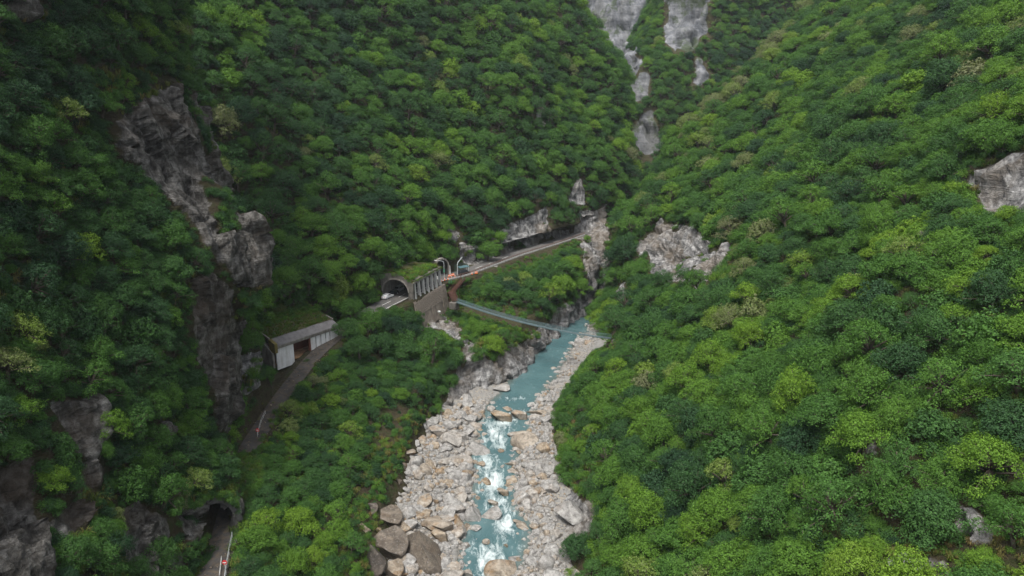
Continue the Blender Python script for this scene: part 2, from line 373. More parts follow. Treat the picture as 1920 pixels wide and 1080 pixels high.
SHEETS = []           # (V, F, N, rock, name) for the planting
def hillside(name, stations, res, polys, mat, label, sign=1, smooth=2, soil_amp=1.5, rock_amp=1.6, cell=4.5, clear_roads=(), holes=(), auto_rock=None, warp=14, res_t=None, bare=(), holes_amp=.16, macro=2.4):
    G = loft(stations, res, smooth, res_t); nr, nc, _ = G.shape; P = G.reshape(-1, 3)
    N = grid_normals(G).reshape(-1, 3)*-sign
    P0 = P.copy()
    u, v, d = project(P); wu = u+fbm(P, 9, 4, 5)*warp*2.2; wv = v+fbm(P, 9, 4, 9)*warp*2.2
    rock = np.zeros(len(P))
    for pl in polys: rock = np.maximum(rock, in_poly(wu, wv, pl).astype(float))
    if holes_amp: rock *= (fbm(P*np.array([1, 1, .7]), cell*1.5, 4, 101) < holes_amp)
    if auto_rock is not None:
        steep = 1-np.abs(N[:, 2]); rock = np.maximum(rock, sstep(auto_rock, auto_rock+.08, steep+fbm(P, 16, 4, 33)*.3))
    R = rock.reshape(nr, nc)
    for _ in range(2):
        Q = R.copy(); Q[1:-1, 1:-1] = (R[:-2, 1:-1]+R[2:, 1:-1]+R[1:-1, :-2]+R[1:-1, 2:]+R[1:-1, 1:-1])/5; R = Q
    rock = R.ravel(); keep = np.ones(len(P))
    for line, hw in clear_roads:
        dd, zz = poly_dist(P, line); keep = np.minimum(keep, np.where(np.abs(P[:, 2]-zz) < 5, sstep(hw+.3, hw+4, dd), 1))
    soil = fbm(P, 44, 2, 6)*soil_amp*macro*sstep(4, 26, P[:, 2])+fbm(P, 20, 4, 3)*soil_amp*1.4+fbm(P, 6, 3, 4)*soil_amp*.45
    P = P+N*(soil*keep)[:, None]
    rk = rock > .02
    if rk.any():
        q = P[rk]; q2 = q+np.stack([fbm(q, 5, 3, 61), fbm(q, 5, 3, 62), fbm(q, 5, 3, 63)], 1)*1.0
        a = facets(q2*np.array([1, 1, .42]), cell, 11)*1.2+facets(q2*np.array([1, 1, .6]), cell*.42, 23)*.28+facets(q, cell*.2, 37)*.09+fbm(q*np.array([1, 1, .22]), cell*1.1, 2, 41)*.7
        P[rk] += N[rk]*(a*rock_amp*rock[rk]*(.15+.85*keep[rk]))[:, None]
    for line, hw in clear_roads:
        dd, zz = poly_dist(P, line); m = (dd < hw+.6) & (P[:, 2] > zz-3) & (P[:, 2] < zz+2.2)
        P[m, 2] = zz[m]-.25
    F = grid_faces(nr, nc, sign > 0); C = P[F].mean(1); kf = np.ones(len(F), bool)
    for h in holes: kf &= ~h(C)
    F = F[kf]
    me = mesh_np(name, P, F, [mat], attrs={'rock': rock})
    o = tag(link(name, me), label, 'hillside', kind='structure')
    n2 = grid_normals(P.reshape(nr, nc, 3)).reshape(-1, 3)*-sign
    bz = np.zeros(len(P))
    for pl in bare: bz = np.maximum(bz, in_poly(wu, wv, pl).astype(float))
    SHEETS.append((P, F, n2, rock, name, bz))
    return o

def arch_hole(base, facing, half, height, depth_in, depth_out):
    b = np.array(base); f = np.array([facing[0], facing[1]])/math.hypot(*facing); s_ = np.array([-f[1], f[0]])
    def inside(C):
        q = C-b; a = q[:, :2]@f; l = q[:, :2]@s_; z = q[:, 2]
        return (a < depth_out) & (a > -depth_in) & (np.abs(l) < half) & (z > -1.5) & (z < height*np.sqrt(np.clip(1-(l/half)**2, 0, 1))**.7)
    return inside
CAVE = np.array(at(403, 992, z=14.0)); CAVE_F = np.array([.50, -.866])
PORTAL = np.array([-25.5, 234.0, 22.0]); PORTAL_F = np.array([.62, -.785])

# --- the near cliff spur (rows top to bottom, columns towards the valley, last column turns the corner out of sight)
def row(v, ys, us): return [at(u, v, Y=y) for u, y in zip(us, ys)]
A = [row(-420, (92, 112, 126, 140, 160, 200), (-260, 0, 120, 240, 335, 310)),
     row(-80, (85, 100, 114, 130, 150, 190), (-260, 0, 120, 240, 338, 325)),
     row(0, (81, 97, 110, 127, 148, 185), (-260, 0, 120, 240, 342, 330)),
     row(150, (76, 92, 105, 121, 142, 180), (-260, 0, 120, 240, 350, 338)),
     row(280, (72, 87, 100, 116, 137, 175), (-260, 0, 120, 245, 395, 378)),
     row(420, (68, 83, 95, 110, 131, 170), (-260, 0, 120, 260, 462, 440)),
     row(530, (64, 79, 90, 104, 127, 165), (-260, 0, 120, 270, 474, 450)),
     row(640, (61, 74, 85, 99, 124, 160), (-260, 0, 120, 270, 440, 420)),
     row(720, (58, 71, 81, 96, 123, 155), (-260, 0, 120, 270, 440, 420)),
     row(800, (55, 68, 77, 92, 120, 150), (-260, 0, 120, 270, 430, 412)),
     row(880, (52, 65, 73, 87, 106, 140), (-260, 0, 120, 270, 445, 425)),
     row(965, (48, 62, 69, 81, 98, 130), (-260, 0, 120, 270, 452, 440)),
     row(1080, (44, 57, 63, 75, 87, 120), (-260, 0, 120, 270, 378, 395)),
     row(1260, (38, 50, 55, 65, 75, 100), (-260, 0, 120, 270, 360, 380))]
A_ROCK = [[(205, 230), (250, 195), (345, 150), (372, 240), (405, 285), (440, 330), (480, 395), (505, 470), (495, 545), (430, 530), (385, 470), (330, 400), (270, 340), (210, 290)], [(350, 560), (380, 525), (430, 545), (462, 640), (465, 720), (450, 810), (400, 812), (380, 710), (335, 620)], [(235, 215), (300, 190), (340, 165), (365, 250), (395, 290), (430, 330), (470, 400), (492, 470), (480, 540), (440, 520), (405, 500), (380, 450), (345, 400), (320, 375), (290, 340), (240, 300), (205, 265)],
          [(375, 535), (425, 555), (450, 640), (455, 720), (440, 805), (405, 800), (398, 740), (385, 700), (345, 620), (350, 580)],
          [(85, 745), (170, 735), (178, 790), (165, 850), (150, 850), (110, 825)], [(150, 850), (188, 860), (185, 905), (150, 900)],
          [(-60, 890), (55, 855), (82, 900), (95, 1120), (-60, 1120)], [(238, 960), (270, 940), (318, 960), (352, 1060), (358, 1120), (285, 1120), (245, 1020)],
          [(278, 785), (318, 775), (312, 832), (283, 832)], [(95, 985), (175, 900), (172, 960), (130, 1010)], [(30, -10), (85, -10), (85, 25), (45, 40)],
          [(345, 935), (450, 920), (455, 1000), (350, 1010)]]
A_BARE = [[(150, 120), (330, 130), (330, 190), (220, 210), (150, 190)], [(0, 480), (70, 490), (60, 560), (0, 560)], [(190, 860), (240, 870), (240, 960), (180, 960)], [(80, 560), (140, 600), (110, 640), (70, 620)]]
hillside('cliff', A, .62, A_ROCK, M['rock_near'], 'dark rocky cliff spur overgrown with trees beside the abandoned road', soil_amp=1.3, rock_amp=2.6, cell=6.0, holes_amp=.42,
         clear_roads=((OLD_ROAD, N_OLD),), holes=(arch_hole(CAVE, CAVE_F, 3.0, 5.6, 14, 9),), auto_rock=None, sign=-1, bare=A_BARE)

# --- the road side of the valley: river wall, bench, road, cutting, mountain side
def station(foot, wall, mid, ro, ri, lip, s1, s2, top, bey):
    ro, ri = np.array(ro, float), np.array(ri, float); w = ri-ro; w[2] = 0; w /= np.linalg.norm(w); Z = np.array([0, 0, 1.])
    lo, lh, rh = lip
    return [np.array(foot)-Z*3, foot, wall, mid, ro, ri, ri+w*.8+Z*min(4, lh*.8), ri-w*lo+Z*lh, ri+w*2.0+Z*rh, s1, s2, top, bey]
B = [station((-24, 60, -2.5), (-27, 60, 1), (-33, 60, 8), (-37.5, 60, 13.2), (-44, 60, 13.2), (-1.5, 4, 6), (-70, 62, 22), (-100, 66, 26), (-130, 70, 30), (-160, 75, 34)),
     station((-22, 95, -1.6), (-26, 94, 3), (-35, 92, 9), (-41.4, 89, 14), (-47, 88, 14), (-1.5, 4, 6), (-75, 92, 26), (-100, 96, 34), (-130, 101, 42), (-160, 106, 50)),
     station((-22.5, 131, -1), (-26.5, 130, 4), (-39, 127, 10), (-49.5, 123, 14.3), (-55, 122, 14.3), (-1.5, 5, 7), (-80, 130, 32), (-105, 140, 48), (-140, 150, 66), (-170, 155, 80)),
     station((-20.5, 154, -.5), (-24.5, 153, 5), (-37, 150.5, 10), (-49.5, 146, 16), (-55, 145.5, 16), (-1.5, 6, 9), (-75, 165, 45), (-95, 187, 75), (-115, 215, 112), (-135, 240, 135)),
     station((-19, 170, -.3), (-24, 171, 8), (-36, 169, 12), (-48.5, 166, 17.1), (-61, 162, 17.1), (-12, 9, 14), (-80, 192, 48), (-87, 220, 82), (-98, 250, 119), (-115, 275, 145)),
     station((-9, 180, 0), (-14, 183.5, 8.5), (-29.8, 202.2, 12.8), (-30.6, 202.6, 21.8), (-42, 206, 22), (-2, 8, 11), (-56, 232, 56), (-66, 260, 90), (-76, 287, 123), (-88, 312, 148)),
     station((-1, 194, 0), (-5.5, 197, 9.5), (-21.8, 222.6, 13.5), (-22.6, 223, 21.8), (-33, 227, 22), (-2, 7, 10), (-45, 252, 58), (-54, 278, 91), (-62, 303, 124), (-72, 326, 149)),
     station((5, 205, 0), (1, 208, 10.5), (-11.6, 227, 15.5), (-14.8, 231.6, 21.8), (-22.5, 241, 22), (-1.5, 6, 10), (-33, 268, 60), (-40, 295, 92), (-47, 320, 125), (-55, 342, 150)),
     station((16.5, 231, 0), (13.2, 234.5, 12), (7, 247, 16), (3.4, 262.6, 22.3), (-4, 268.5, 22.5), (3.4, 5, 14), (-10, 294, 62), (-13, 322, 94), (-17, 352, 129), (-21, 376, 153)),
     station((28.5, 255, 0), (26.6, 259.5, 14), (25.5, 270, 18), (23, 286.5, 23.3), (15.5, 291.5, 23.5), (4.2, 5, 16), (15, 316, 64), (14, 346, 97), (13, 377, 132), (11, 402, 157)),
     station((36, 273, 0), (36, 279, 14), (35.5, 285, 19), (33.2, 300, 23.8), (26, 304, 24), (4.2, 4.6, 18), (31, 330, 66), (31, 360, 98), (27, 391, 136), (24, 416, 162)),
     station((46, 290, 0), (47, 296, 16), (48, 300, 22), (46, 307, 26), (40, 313, 28), (-1, 4, 12), (52, 336, 58), (49, 367, 95), (30, 397, 137), (19, 422, 163)),
     station((58, 322, 0), (58, 327, 16), (59, 332, 22), (60, 336, 26), (62, 340, 30), (-1, 4, 12), (64, 368, 58), (60, 402, 95), (40, 432, 137), (24, 455, 163))]
B_ROCK = [[(925, 455), (950, 425), (1000, 400), (1030, 385), (1030, 440), (1000, 450), (965, 468), (935, 478)], [(935, 470), (1085, 425), (1095, 436), (950, 488)], [(1078, 395), (1140, 385), (1135, 460), (1120, 500), (1088, 470)],
          [(1090, 470), (1145, 430), (1150, 560), (1095, 600), (1010, 650), (1030, 610), (1055, 575), (1100, 540)],
          [(825, 780), (845, 725), (905, 710), (945, 655), (985, 640), (1020, 620), (1050, 575), (1105, 560), (1105, 600), (1020, 650), (985, 700), (900, 775)],
          [(828, 585), (872, 600), (868, 650), (838, 630)], [(870, 640), (912, 645), (925, 700), (905, 770), (835, 785), (862, 700)], [(793, 575), (828, 580), (832, 615), (798, 615)],
          [(1000, 200), (1010, 190), (1020, 240), (1008, 250)], [(1070, 340), (1095, 330), (1100, 380), (1075, 385)], [(845, 420), (870, 430), (865, 455), (850, 455)],
          [(868, 455), (940, 470), (930, 500), (870, 495)], [(440, 670), (495, 660), (490, 720), (450, 750)]]
B_BARE = [[(640, 940), (740, 920), (745, 1120), (680, 1120)], [(700, 770), (815, 745), (800, 800), (745, 905), (690, 960), (640, 960), (690, 860)], [(560, 600), (640, 590), (640, 640)]]
hillside('mountain_side', B, .88, B_ROCK, M['rock_mid'], 'steep forested mountain side above the tunnels and the road', macro=5.0, soil_amp=1.6, holes_amp=.30, rock_amp=1.9, cell=5.0, res_t=.88,
         clear_roads=((OLD_ROAD, N_OLD), (MAIN_ROAD, N_MAIN)), holes=(arch_hole(PORTAL, PORTAL_F, 2.7, 6.6, 12, 5),), sign=-1, warp=6, bare=B_BARE)

# --- the slope across the river
C_ = [[(11, 40, -5), (12, 42, -2), (28, 44, 13), (48, 45, 33), (74, 48, 58), (105, 52, 86), (150, 58, 118)],
      [(11, 75, -5), (12, 76, -2), (28, 77, 13), (48, 78, 33), (74, 80, 58), (105, 85, 86), (155, 92, 122)],
      [(9, 110, -4), (10.2, 110, -1), (26, 112, 12), (46, 114, 31), (72, 119, 56), (104, 128, 84), (156, 142, 124)],
      [(8, 150, -3), (9.6, 150, -.4), (27, 152, 13), (49, 158, 33), (77, 170, 57), (112, 185, 87), (164, 208, 128)],
      [(15.5, 185, -3), (16.5, 185, 0), (31, 189, 14), (53, 199, 34), (82, 216, 58), (118, 238, 88), (172, 270, 132)],
      [(30, 221, -3), (31, 221, 0), (41, 228, 12), (56, 239, 30), (78, 257, 53), (114, 285, 86), (162, 322, 131)],
      [(32, 252, -3), (33, 253, 0), (42, 263, 11), (48, 280, 34), (83, 311, 72), (117, 341, 102), (152, 364, 130)],
      [(45, 274, -3), (46, 275, 0), (56, 286, 11), (64, 302, 34), (97, 332, 68), (131, 362, 98), (168, 384, 124)]]
C_ROCK = [[(1186, 470), (1205, 440), (1240, 412), (1290, 428), (1320, 445), (1380, 480), (1345, 515), (1300, 538), (1250, 525), (1205, 505)], [(1800, 312), (1850, 285), (1990, 280), (1990, 375), (1815, 368)],
          [(1035, 930), (1058, 905), (1108, 950), (1105, 985), (1045, 998)], [(1785, 960), (1830, 962), (1845, 1015), (1790, 1015)], [(1700, 1052), (1760, 1050), (1790, 1110), (1690, 1110)],
          [(1885, 850), (1950, 850), (1950, 905), (1890, 895)], [(1165, 535), (1190, 530), (1185, 570), (1165, 570)], [(1650, 840), (1668, 840), (1665, 875), (1650, 875)]]
C_BARE = [[(1670, 555), (1745, 565), (1735, 615), (1680, 605)], [(1480, 690), (1510, 700), (1500, 745), (1478, 740)], [(1690, 830), (1740, 840), (1730, 880), (1690, 870)], [(1440, 215), (1475, 210), (1470, 240)], [(1640, 150), (1720, 150), (1700, 180), (1650, 180)], [(1880, 815), (1925, 830), (1920, 870), (1880, 860)], [(1640, 1030), (1800, 1020), (1960, 960), (1960, 1120), (1640, 1120)], [(1060, 800), (1110, 790), (1125, 900), (1060, 930)], [(1850, 600), (1900, 610), (1890, 660), (1850, 640)], [(1290, 180), (1340, 150), (1420, 90), (1450, 110), (1340, 230), (1300, 250)]]
hillside('opposite_slope', C_, 1.0, C_ROCK, M['rock_mid'], 'broad forested slope across the river from the road', macro=3.6, soil_amp=2.0, rock_amp=2.2, cell=5.2, holes_amp=.28, sign=1, bare=C_BARE, res_t=1.15)

# --- the mountains closing the gorge
D = [row(-160, (570, 505, 495, 505, 530), (1262, 1280, 1335, 1460, 1760)), row(0, (545, 482, 470, 480, 500), (1222, 1240, 1320, 1450, 1720)), row(60, (530, 470, 458, 468, 490), (1200, 1214, 1300, 1420, 1700)),
     row(130, (520, 455, 440, 455, 480), (1165, 1180, 1270, 1400, 1700)), row(200, (510, 435, 425, 440, 470), (1160, 1172, 1250, 1380, 1700)), row(280, (500, 415, 405, 420, 450), (1160, 1176, 1240, 1340, 1650)),
     row(340, (480, 400, 390, 400, 430), (1150, 1168, 1230, 1300, 1600)), row(500, (460, 380, 372, 382, 410), (1110, 1130, 1200, 1280, 1600))]
D_ROCK = [[(1150, 90), (1192, 92), (1212, 130), (1222, 200), (1236, 290), (1198, 305), (1182, 235), (1158, 205)], [(1244, -40), (1335, -40), (1330, 80), (1290, 105), (1256, 90), (1248, 40)], [(1298, 105), (1328, 100), (1322, 150), (1300, 170)], [(1192, 212), (1226, 222), (1214, 250), (1222, 288), (1206, 296), (1198, 250)], [(1262, 62), (1318, 55), (1300, 84), (1270, 84)], [(1168, 215), (1182, 225), (1178, 262), (1170, 250)]]
hillside('gorge_mountain', D, 2.0, D_ROCK, M['rock_far'], 'grey cliffed mountain with green ledges closing the gorge', soil_amp=2.5, rock_amp=4.5, cell=9, sign=-1, warp=9, holes_amp=.22)
E1 = [row(-260, (760, 690, 670, 690), (1060, 1140, 1200, 1340)), row(-40, (730, 660, 640, 660), (1060, 1160, 1200, 1330)), row(48, (715, 640, 620, 640), (1060, 1116, 1190, 1320)), row(150, (700, 625, 600, 620), (1060, 1118, 1190, 1310)), row(320, (680, 600, 580, 600), (1060, 1110, 1190, 1310))]
hillside('far_cliff', E1, 3.2, [[(800, -600), (1500, -600), (1500, 500), (800, 500)]], M['rock_far'], 'pale grey bare cliff rising at the head of the gorge', soil_amp=4, rock_amp=8.0, cell=17, sign=-1, warp=6, holes_amp=0)
E2 = [row(-300, (1000, 960, 1000), (950, 1080, 1240)), row(0, (960, 920, 960), (950, 1080, 1240)), row(220, (920, 880, 920), (950, 1080, 1240))]
hillside('distant_mountain', E2, 6.0, [[(800, -600), (1500, -600), (1500, 500), (800, 500)]], M['rock_far'], 'hazy blue grey mountain wall behind the pale cliff', soil_amp=6, rock_amp=9.0, cell=26, sign=-1, warp=6, holes_amp=0)

# --- river bed and river
def river_half(y): return np.interp(y, [60, 100, 109, 119, 128, 141, 150, 161, 178, 197, 227, 256, 330], [6, 5.6, 5.6, 6.4, 4.8, 5.0, 6.0, 7.4, 6.8, 5.8, 5.6, 8, 8])
xs = np.arange(-34, 62, .42); ys = np.concatenate([np.arange(58, 200, .45), np.arange(200, 345, .8)])
X, Y = np.meshgrid(xs, ys); bp = np.stack([X.ravel(), Y.ravel(), np.zeros(X.size)], 1)
rd, _ = poly_dist(bp, RIVER); hw = river_half(bp[:, 1]); shore = fbm(bp, 7, 4, 71)*1.7
e = rd-hw+shore
bz_ = wz(bp[:, 1]) + np.where(e < 0, np.maximum(e*.32, -1.3), np.minimum(e*.16, .9)+np.clip(e-7, 0, 30)*.02) + fbm(bp, 3.0, 3, 72)*.22 + fbm(bp, 11, 3, 73)*.25
BED = bp.copy(); BED[:, 2] = bz_
def bed_z(x, y):
    q = np.array([[x, y, 0.0]]); r_, _ = poly_dist(q, RIVER); ee = r_-river_half(q[:, 1])+fbm(q, 7, 4, 71)*1.7
    return float((wz(q[:, 1])+np.where(ee < 0, np.maximum(ee*.32, -1.3), np.minimum(ee*.16, .9)+np.clip(ee-7, 0, 30)*.02)+fbm(q, 3.0, 3, 72)*.22+fbm(q, 11, 3, 73)*.25)[0])
tag(link('riverbed', mesh_np('riverbed', BED, grid_faces(len(ys), len(xs)), [M['bed']], smooth=True, attrs={'wet': sstep(.9, -.1, e)})), 'pale gravel riverbed between the two slopes', 'riverbed', kind='structure')
# water: a sheet with real waves and steps at the rapids
RAPIDS = [(-4, 159, 4.2, 11, 1.0), (-1.5, 166, 3.4, 5, 1.2), (-3, 152, 3.5, 5, .75), (-6, 143, 3.8, 8, .95), (-4.2, 136, 3.4, 9, 1.15), (-3.8, 128, 3.2, 6, .9), (-1.6, 121, 2.6, 8, 1.1), (-4.0, 109, 3.2, 6, 1.2), (-6.5, 103, 3.0, 6, .7), (-8, 113.5, 2, 3, .6), (1.5, 112.5, 1.4, 2.5, .7), (1.0, 178.5, 4.5, 2.2, .6), (3.5, 170, 2.5, 2.5, .7)]
wx = np.arange(-16, 60, .38); wy = np.concatenate([np.arange(58, 200, .38), np.arange(200, 345, .9)])
X, Y = np.meshgrid(wx, wy); wp = np.stack([X.ravel(), Y.ravel(), np.zeros(X.size)], 1)
foam = np.zeros(len(wp))
for (fx, fy, fw, fl, fs) in RAPIDS:
    q = ((wp[:, 0]-fx)/fw)**2+((wp[:, 1]-fy)/fl)**2; foam = np.maximum(foam, fs*np.exp(-q*1.3))
rd, _ = poly_dist(wp, RIVER); e2 = rd-river_half(wp[:, 1])+fbm(wp, 7, 4, 71)*1.7
cal = np.clip(1-foam, 0, 1)
wp[:, 2] = wz(wp[:, 1])+.02+(fbm(wp, 2.2, 3, 81)*.30+fbm(wp, .8, 2, 82)*.12)*foam*1.2+fbm(wp, 2.4, 3, 83)*.035*cal
F = grid_faces(len(wy), len(wx)); kf = (e2[F].min(1) < 3.5); F = F[kf]
tag(link('river', mesh_np('river', wp, F, [M['water']], smooth=True, attrs={'foam': foam, 'shallow': sstep(-2.4, .2, e2)})), 'turquoise mountain river with white rapids among boulders', 'river', kind='structure')

# --- roads
def road(name, line, hw, mat, label, dz=.03):
    L = np.asarray(line, float); t = [0]
    for k in range(1, len(L)): t.append(t[-1]+np.linalg.norm(L[k]-L[k-1]))
    tt = np.arange(0, t[-1], 1.5); tt = np.append(tt, t[-1])
    P = np.stack([np.interp(tt, t, L[:, k]) for k in range(3)], 1)
    for _ in range(6): P[1:-1] = (P[:-2]+2*P[1:-1]+P[2:])/4
    d = np.gradient(P, axis=0); s_ = np.stack([d[:, 1], -d[:, 0]], 1); s_ /= np.linalg.norm(s_, axis=1, keepdims=True)
    offs = np.linspace(-1, 1, 7); V = []
    for i in range(len(P)):
        for o_ in offs: V.append((P[i, 0]+s_[i, 0]*o_*hw, P[i, 1]+s_[i, 1]*o_*hw, P[i, 2]+dz-(o_*o_)*.04))
    tag(link(name, mesh_np(name, V, grid_faces(len(P), 7), [mat], smooth=True)), label, 'road', kind='structure')
    return P, s_
OLD_P, OLD_S = road('abandoned_road', OLD_ROAD, N_OLD, M['old_asphalt'], 'crumbling abandoned road strewn with debris below the cliff')
MAIN_P, MAIN_S = road('road', MAIN_ROAD, N_MAIN, M['asphalt'], 'narrow asphalt mountain road cut into the cliff')
# ------------------------------------------------------------------ foliage
def leaf_quads(C, N, L, W, rng):
    """one bent rhombic leaf spray per centre"""
    n = len(C); N = N/(np.linalg.norm(N, axis=1, keepdims=True)+1e-9); r = rng.normal(size=(n, 3)); T = np.cross(N, r); T /= np.linalg.norm(T, axis=1, keepdims=True)+1e-9; B_ = np.cross(N, T)
    L = L[:, None]; W = W[:, None]
    V = np.stack([C-T*L*.5-N*L*.08, C+B_*W*.5, C+T*L*.5-N*L*.16, C-B_*W*.5], 1).reshape(-1, 3)
    return V, np.arange(4*n).reshape(n, 4)
def crown(seed, lobes, flat, spread, per_lobe, per_clump, leaf, height, openness=0.0, lobe=(.27, .44), droop=.3):
    """unit-radius crown: limbs carry flattened leaf domes, each dome is made of leaf clumps, each clump of leaves"""
    rng = np.random.default_rng(seed); LC = []; CC = []; NN = []
    LC.append((0, 0, height+.42, .48))
    for k in range(lobes):
        a = k*2.399+rng.uniform(-.4, .4); rr = spread*math.sqrt((k+.7)/lobes)*rng.uniform(.72, 1.22); zz = height+.55*(1-(rr/1.05)**2)*rng.uniform(.3, 1.5)-.36*rng.random()
        LC.append((rr*math.cos(a), rr*math.sin(a), zz, rng.uniform(*lobe)))
    for (x, y, z, r) in LC:
        m = int(per_lobe*(r/.36)**2); i = np.arange(m)+.5; ct = 1-i/m*1.55; ph = i*2.39996+rng.uniform(0, 6.28); st = np.sqrt(np.clip(1-ct*ct, 0, 1))
        d = np.stack([st*np.cos(ph), st*np.sin(ph), ct], 1)+rng.normal(0, .16, (m, 3)); d /= np.linalg.norm(d, axis=1, keepdims=True)
        rad = r*(1+rng.normal(0, .13, m))[:, None]; c = np.array([x, y, z])+d*rad*np.array([1, 1, flat])
        keep = rng.random(m) > openness; c, d = c[keep], d[keep]
        k_ = per_clump; cc = np.repeat(c, k_, 0); dd = np.repeat(d, k_, 0); off = rng.normal(0, 1, (len(cc), 3)); off *= np.array([.062, .062, .036])
        cc = cc+off; cc[:, 2] -= (off[:, 0]**2+off[:, 1]**2)*droop*12
        CC.append(cc); NN.append(dd*.55+off*5.0+np.array([0, 0, .55])+rng.normal(0, .38, (len(cc), 3)))
    C = np.concatenate(CC); N = np.concatenate(NN); L = leaf*rng.uniform(.7, 1.35, len(C)); W = L*rng.uniform(.42, .68, len(C))
    V, F = leaf_quads(C, N, L, W, rng)
    return V, F, LC
def trunk_mb(LC, seed, height, rad=.075):
    rng = random.Random(seed); mb = MB(); bend = (rng.uniform(-.1, .1), rng.uniform(-.1, .1))
    mb.tube([(0, 0, -.55), (bend[0]*.3, bend[1]*.3, height*.35), (bend[0], bend[1], height*.8), (0, 0, height+.35)], [rad*1.35, rad, rad*.75, rad*.3], 7)
    for (x, y, z, r) in LC[1:]:
        h0 = height*rng.uniform(.35, .75); mb.tube([(bend[0]*.6, bend[1]*.6, h0), (x*.5, y*.5, h0+(z-h0)*.62), (x, y, z+r*.1)], [rad*.5, rad*.33, rad*.12], 5)
    return mb
def mb_np(mb):
    q = [f if len(f) == 4 else None for f in mb.f]; F = [f for f in q if f]; return np.array(mb.v), np.array(F)

KINDS = {   # lobes, flat, spread, clumps per lobe, leaves per clump, leaf, trunk height, openness
    'dome': [(101, 17, .80, .76, 42, 20, .058, .55, .05, (.20, .32)), (102, 14, .75, .72, 44, 20, .060, .50, .08, (.22, .36)), (103, 21, .85, .80, 40, 20, .055, .60, .04, (.17, .30)), (104, 24, .70, .86, 40, 20, .054, .55, .06, (.16, .27))],
    'tier': [(201, 16, .48, .84, 44, 20, .056, .70, .08, (.19, .32)), (202, 19, .45, .90, 44, 20, .054, .75, .10, (.17, .29))],
    'loose': [(301, 14, .70, .82, 34, 17, .060, .75, .22, (.19, .30)), (302, 12, .66, .86, 32, 17, .062, .80, .28, (.19, .30))],
    'shrubby': [(401, 7, .85, .62, 30, 18, .085, .22, .05), (402, 6, .8, .66, 28, 18, .092, .20, .10)],
}
PROTO = {}      # kind -> list of (crown mesh, trunk mesh, combined mesh)
for kn, specs in KINDS.items():
    PROTO[kn] = []
    for sp in specs:
        V, F, LC = crown(*sp); cm = mesh_np('crown', V, F, [M['leaf']])
        tm = trunk_mb(LC, sp[0], sp[7]); tme = tm.mesh('trunk', M['bark'], True); tv, tf = mb_np(tm)
        allV = np.concatenate([V, tv]); allF = np.concatenate([F, tf+len(V)])
        comb = mesh_np('tree_mass', allV, allF, [M['leaf'], M['bark']], mat_idx=np.r_[np.zeros(len(F)), np.ones(len(tf))])
        PROTO[kn].append((cm, tme, comb))
def bare_tree(seed):
    """grey leafless tree: forked tapering limbs down to twigs"""
    rng = random.Random(seed); tr = MB(); tw = MB()
    def grow(p, d, ln, r, lev):
        q = p+d*ln; mid = p+d*ln*.5+Vector((rng.uniform(-1, 1), rng.uniform(-1, 1), 0))*ln*.07
        (tr if lev < 2 else tw).tube([p, mid, q], [r, r*.82, r*.6], 6 if lev < 2 else 4)
        if lev >= 5: return
        for _ in range(3 if lev in (0, 1, 3) else 2+(rng.random() < .5)):
            nd = (d*.75+Vector((rng.uniform(-1, 1), rng.uniform(-1, 1), rng.uniform(-.1, .75)))*.72).normalized(); grow(q, nd, ln*rng.uniform(.55, .8), r*.56, lev+1)
    grow(Vector((0, 0, -.4)), Vector((rng.uniform(-.1, .1), rng.uniform(-.1, .1), 1)).normalized(), .75, .06, 0)
    return tr.mesh('trunk', M['dead_wood'], True), tw.mesh('crown', M['dead_wood'], False)
BARE = [bare_tree(7), bare_tree(19)]
def small_bush(seed, n=34, k=16, leaf=.13):
    rng = np.random.default_rng(seed); i = np.arange(n)+.5; ct = 1-i/n*1.1; ph = i*2.4; st = np.sqrt(1-ct*ct)
    d = np.stack([st*np.cos(ph), st*np.sin(ph), ct], 1)+rng.normal(0, .2, (n, 3)); d /= np.linalg.norm(d, axis=1, keepdims=True)
    c = d*rng.uniform(.55, 1.0, (n, 1))*np.array([.85, .85, .62])+np.array([0, 0, .18]); cc = np.repeat(c, k, 0); dd = np.repeat(d, k, 0); off = rng.normal(0, .13, cc.shape)
    V, F = leaf_quads(cc+off, dd*.6+off*3+np.array([0, 0, .45])+rng.normal(0, .4, cc.shape), leaf*rng.uniform(.7, 1.4, len(cc)), leaf*.6*rng.uniform(.7, 1.3, len(cc)), rng)
    return mesh_np('bush_mass', V, F, [M['leaf']])
def grass_tuft(seed, n=46):
    rng = np.random.default_rng(seed); V = []; F = []
    for k in range(n):
        a = rng.uniform(0, 6.28); b = np.array([math.cos(a), math.sin(a), 0])*rng.uniform(0, .35); o = rng.uniform(.15, .75); h = rng.uniform(.5, 1.1); d = np.array([math.cos(a), math.sin(a), 0]); s_ = np.array([-d[1], d[0], 0])*.032
        p = [b-s_, b+s_, b+d*o*.4+np.array([0, 0, h*.75])+s_*.8, b+d*o*.4+np.array([0, 0, h*.75])-s_*.8, b+d*o+np.array([0, 0, h*.72*rng.uniform(.6, 1.2)])]
        q = len(V); V += p; F += [(q, q+1, q+2, q+3), (q+3, q+2, q+4, q+4)]
    V = np.array(V); me = bpy.data.meshes.new('grass_mass'); me.from_pydata(V.tolist(), [], [tuple(dict.fromkeys(f)) for f in F]); me.materials.append(M['grass']); return me
BUSH = [small_bush(s) for s in (1, 2, 3)]
TUFT = [grass_tuft(s) for s in (5, 6)]

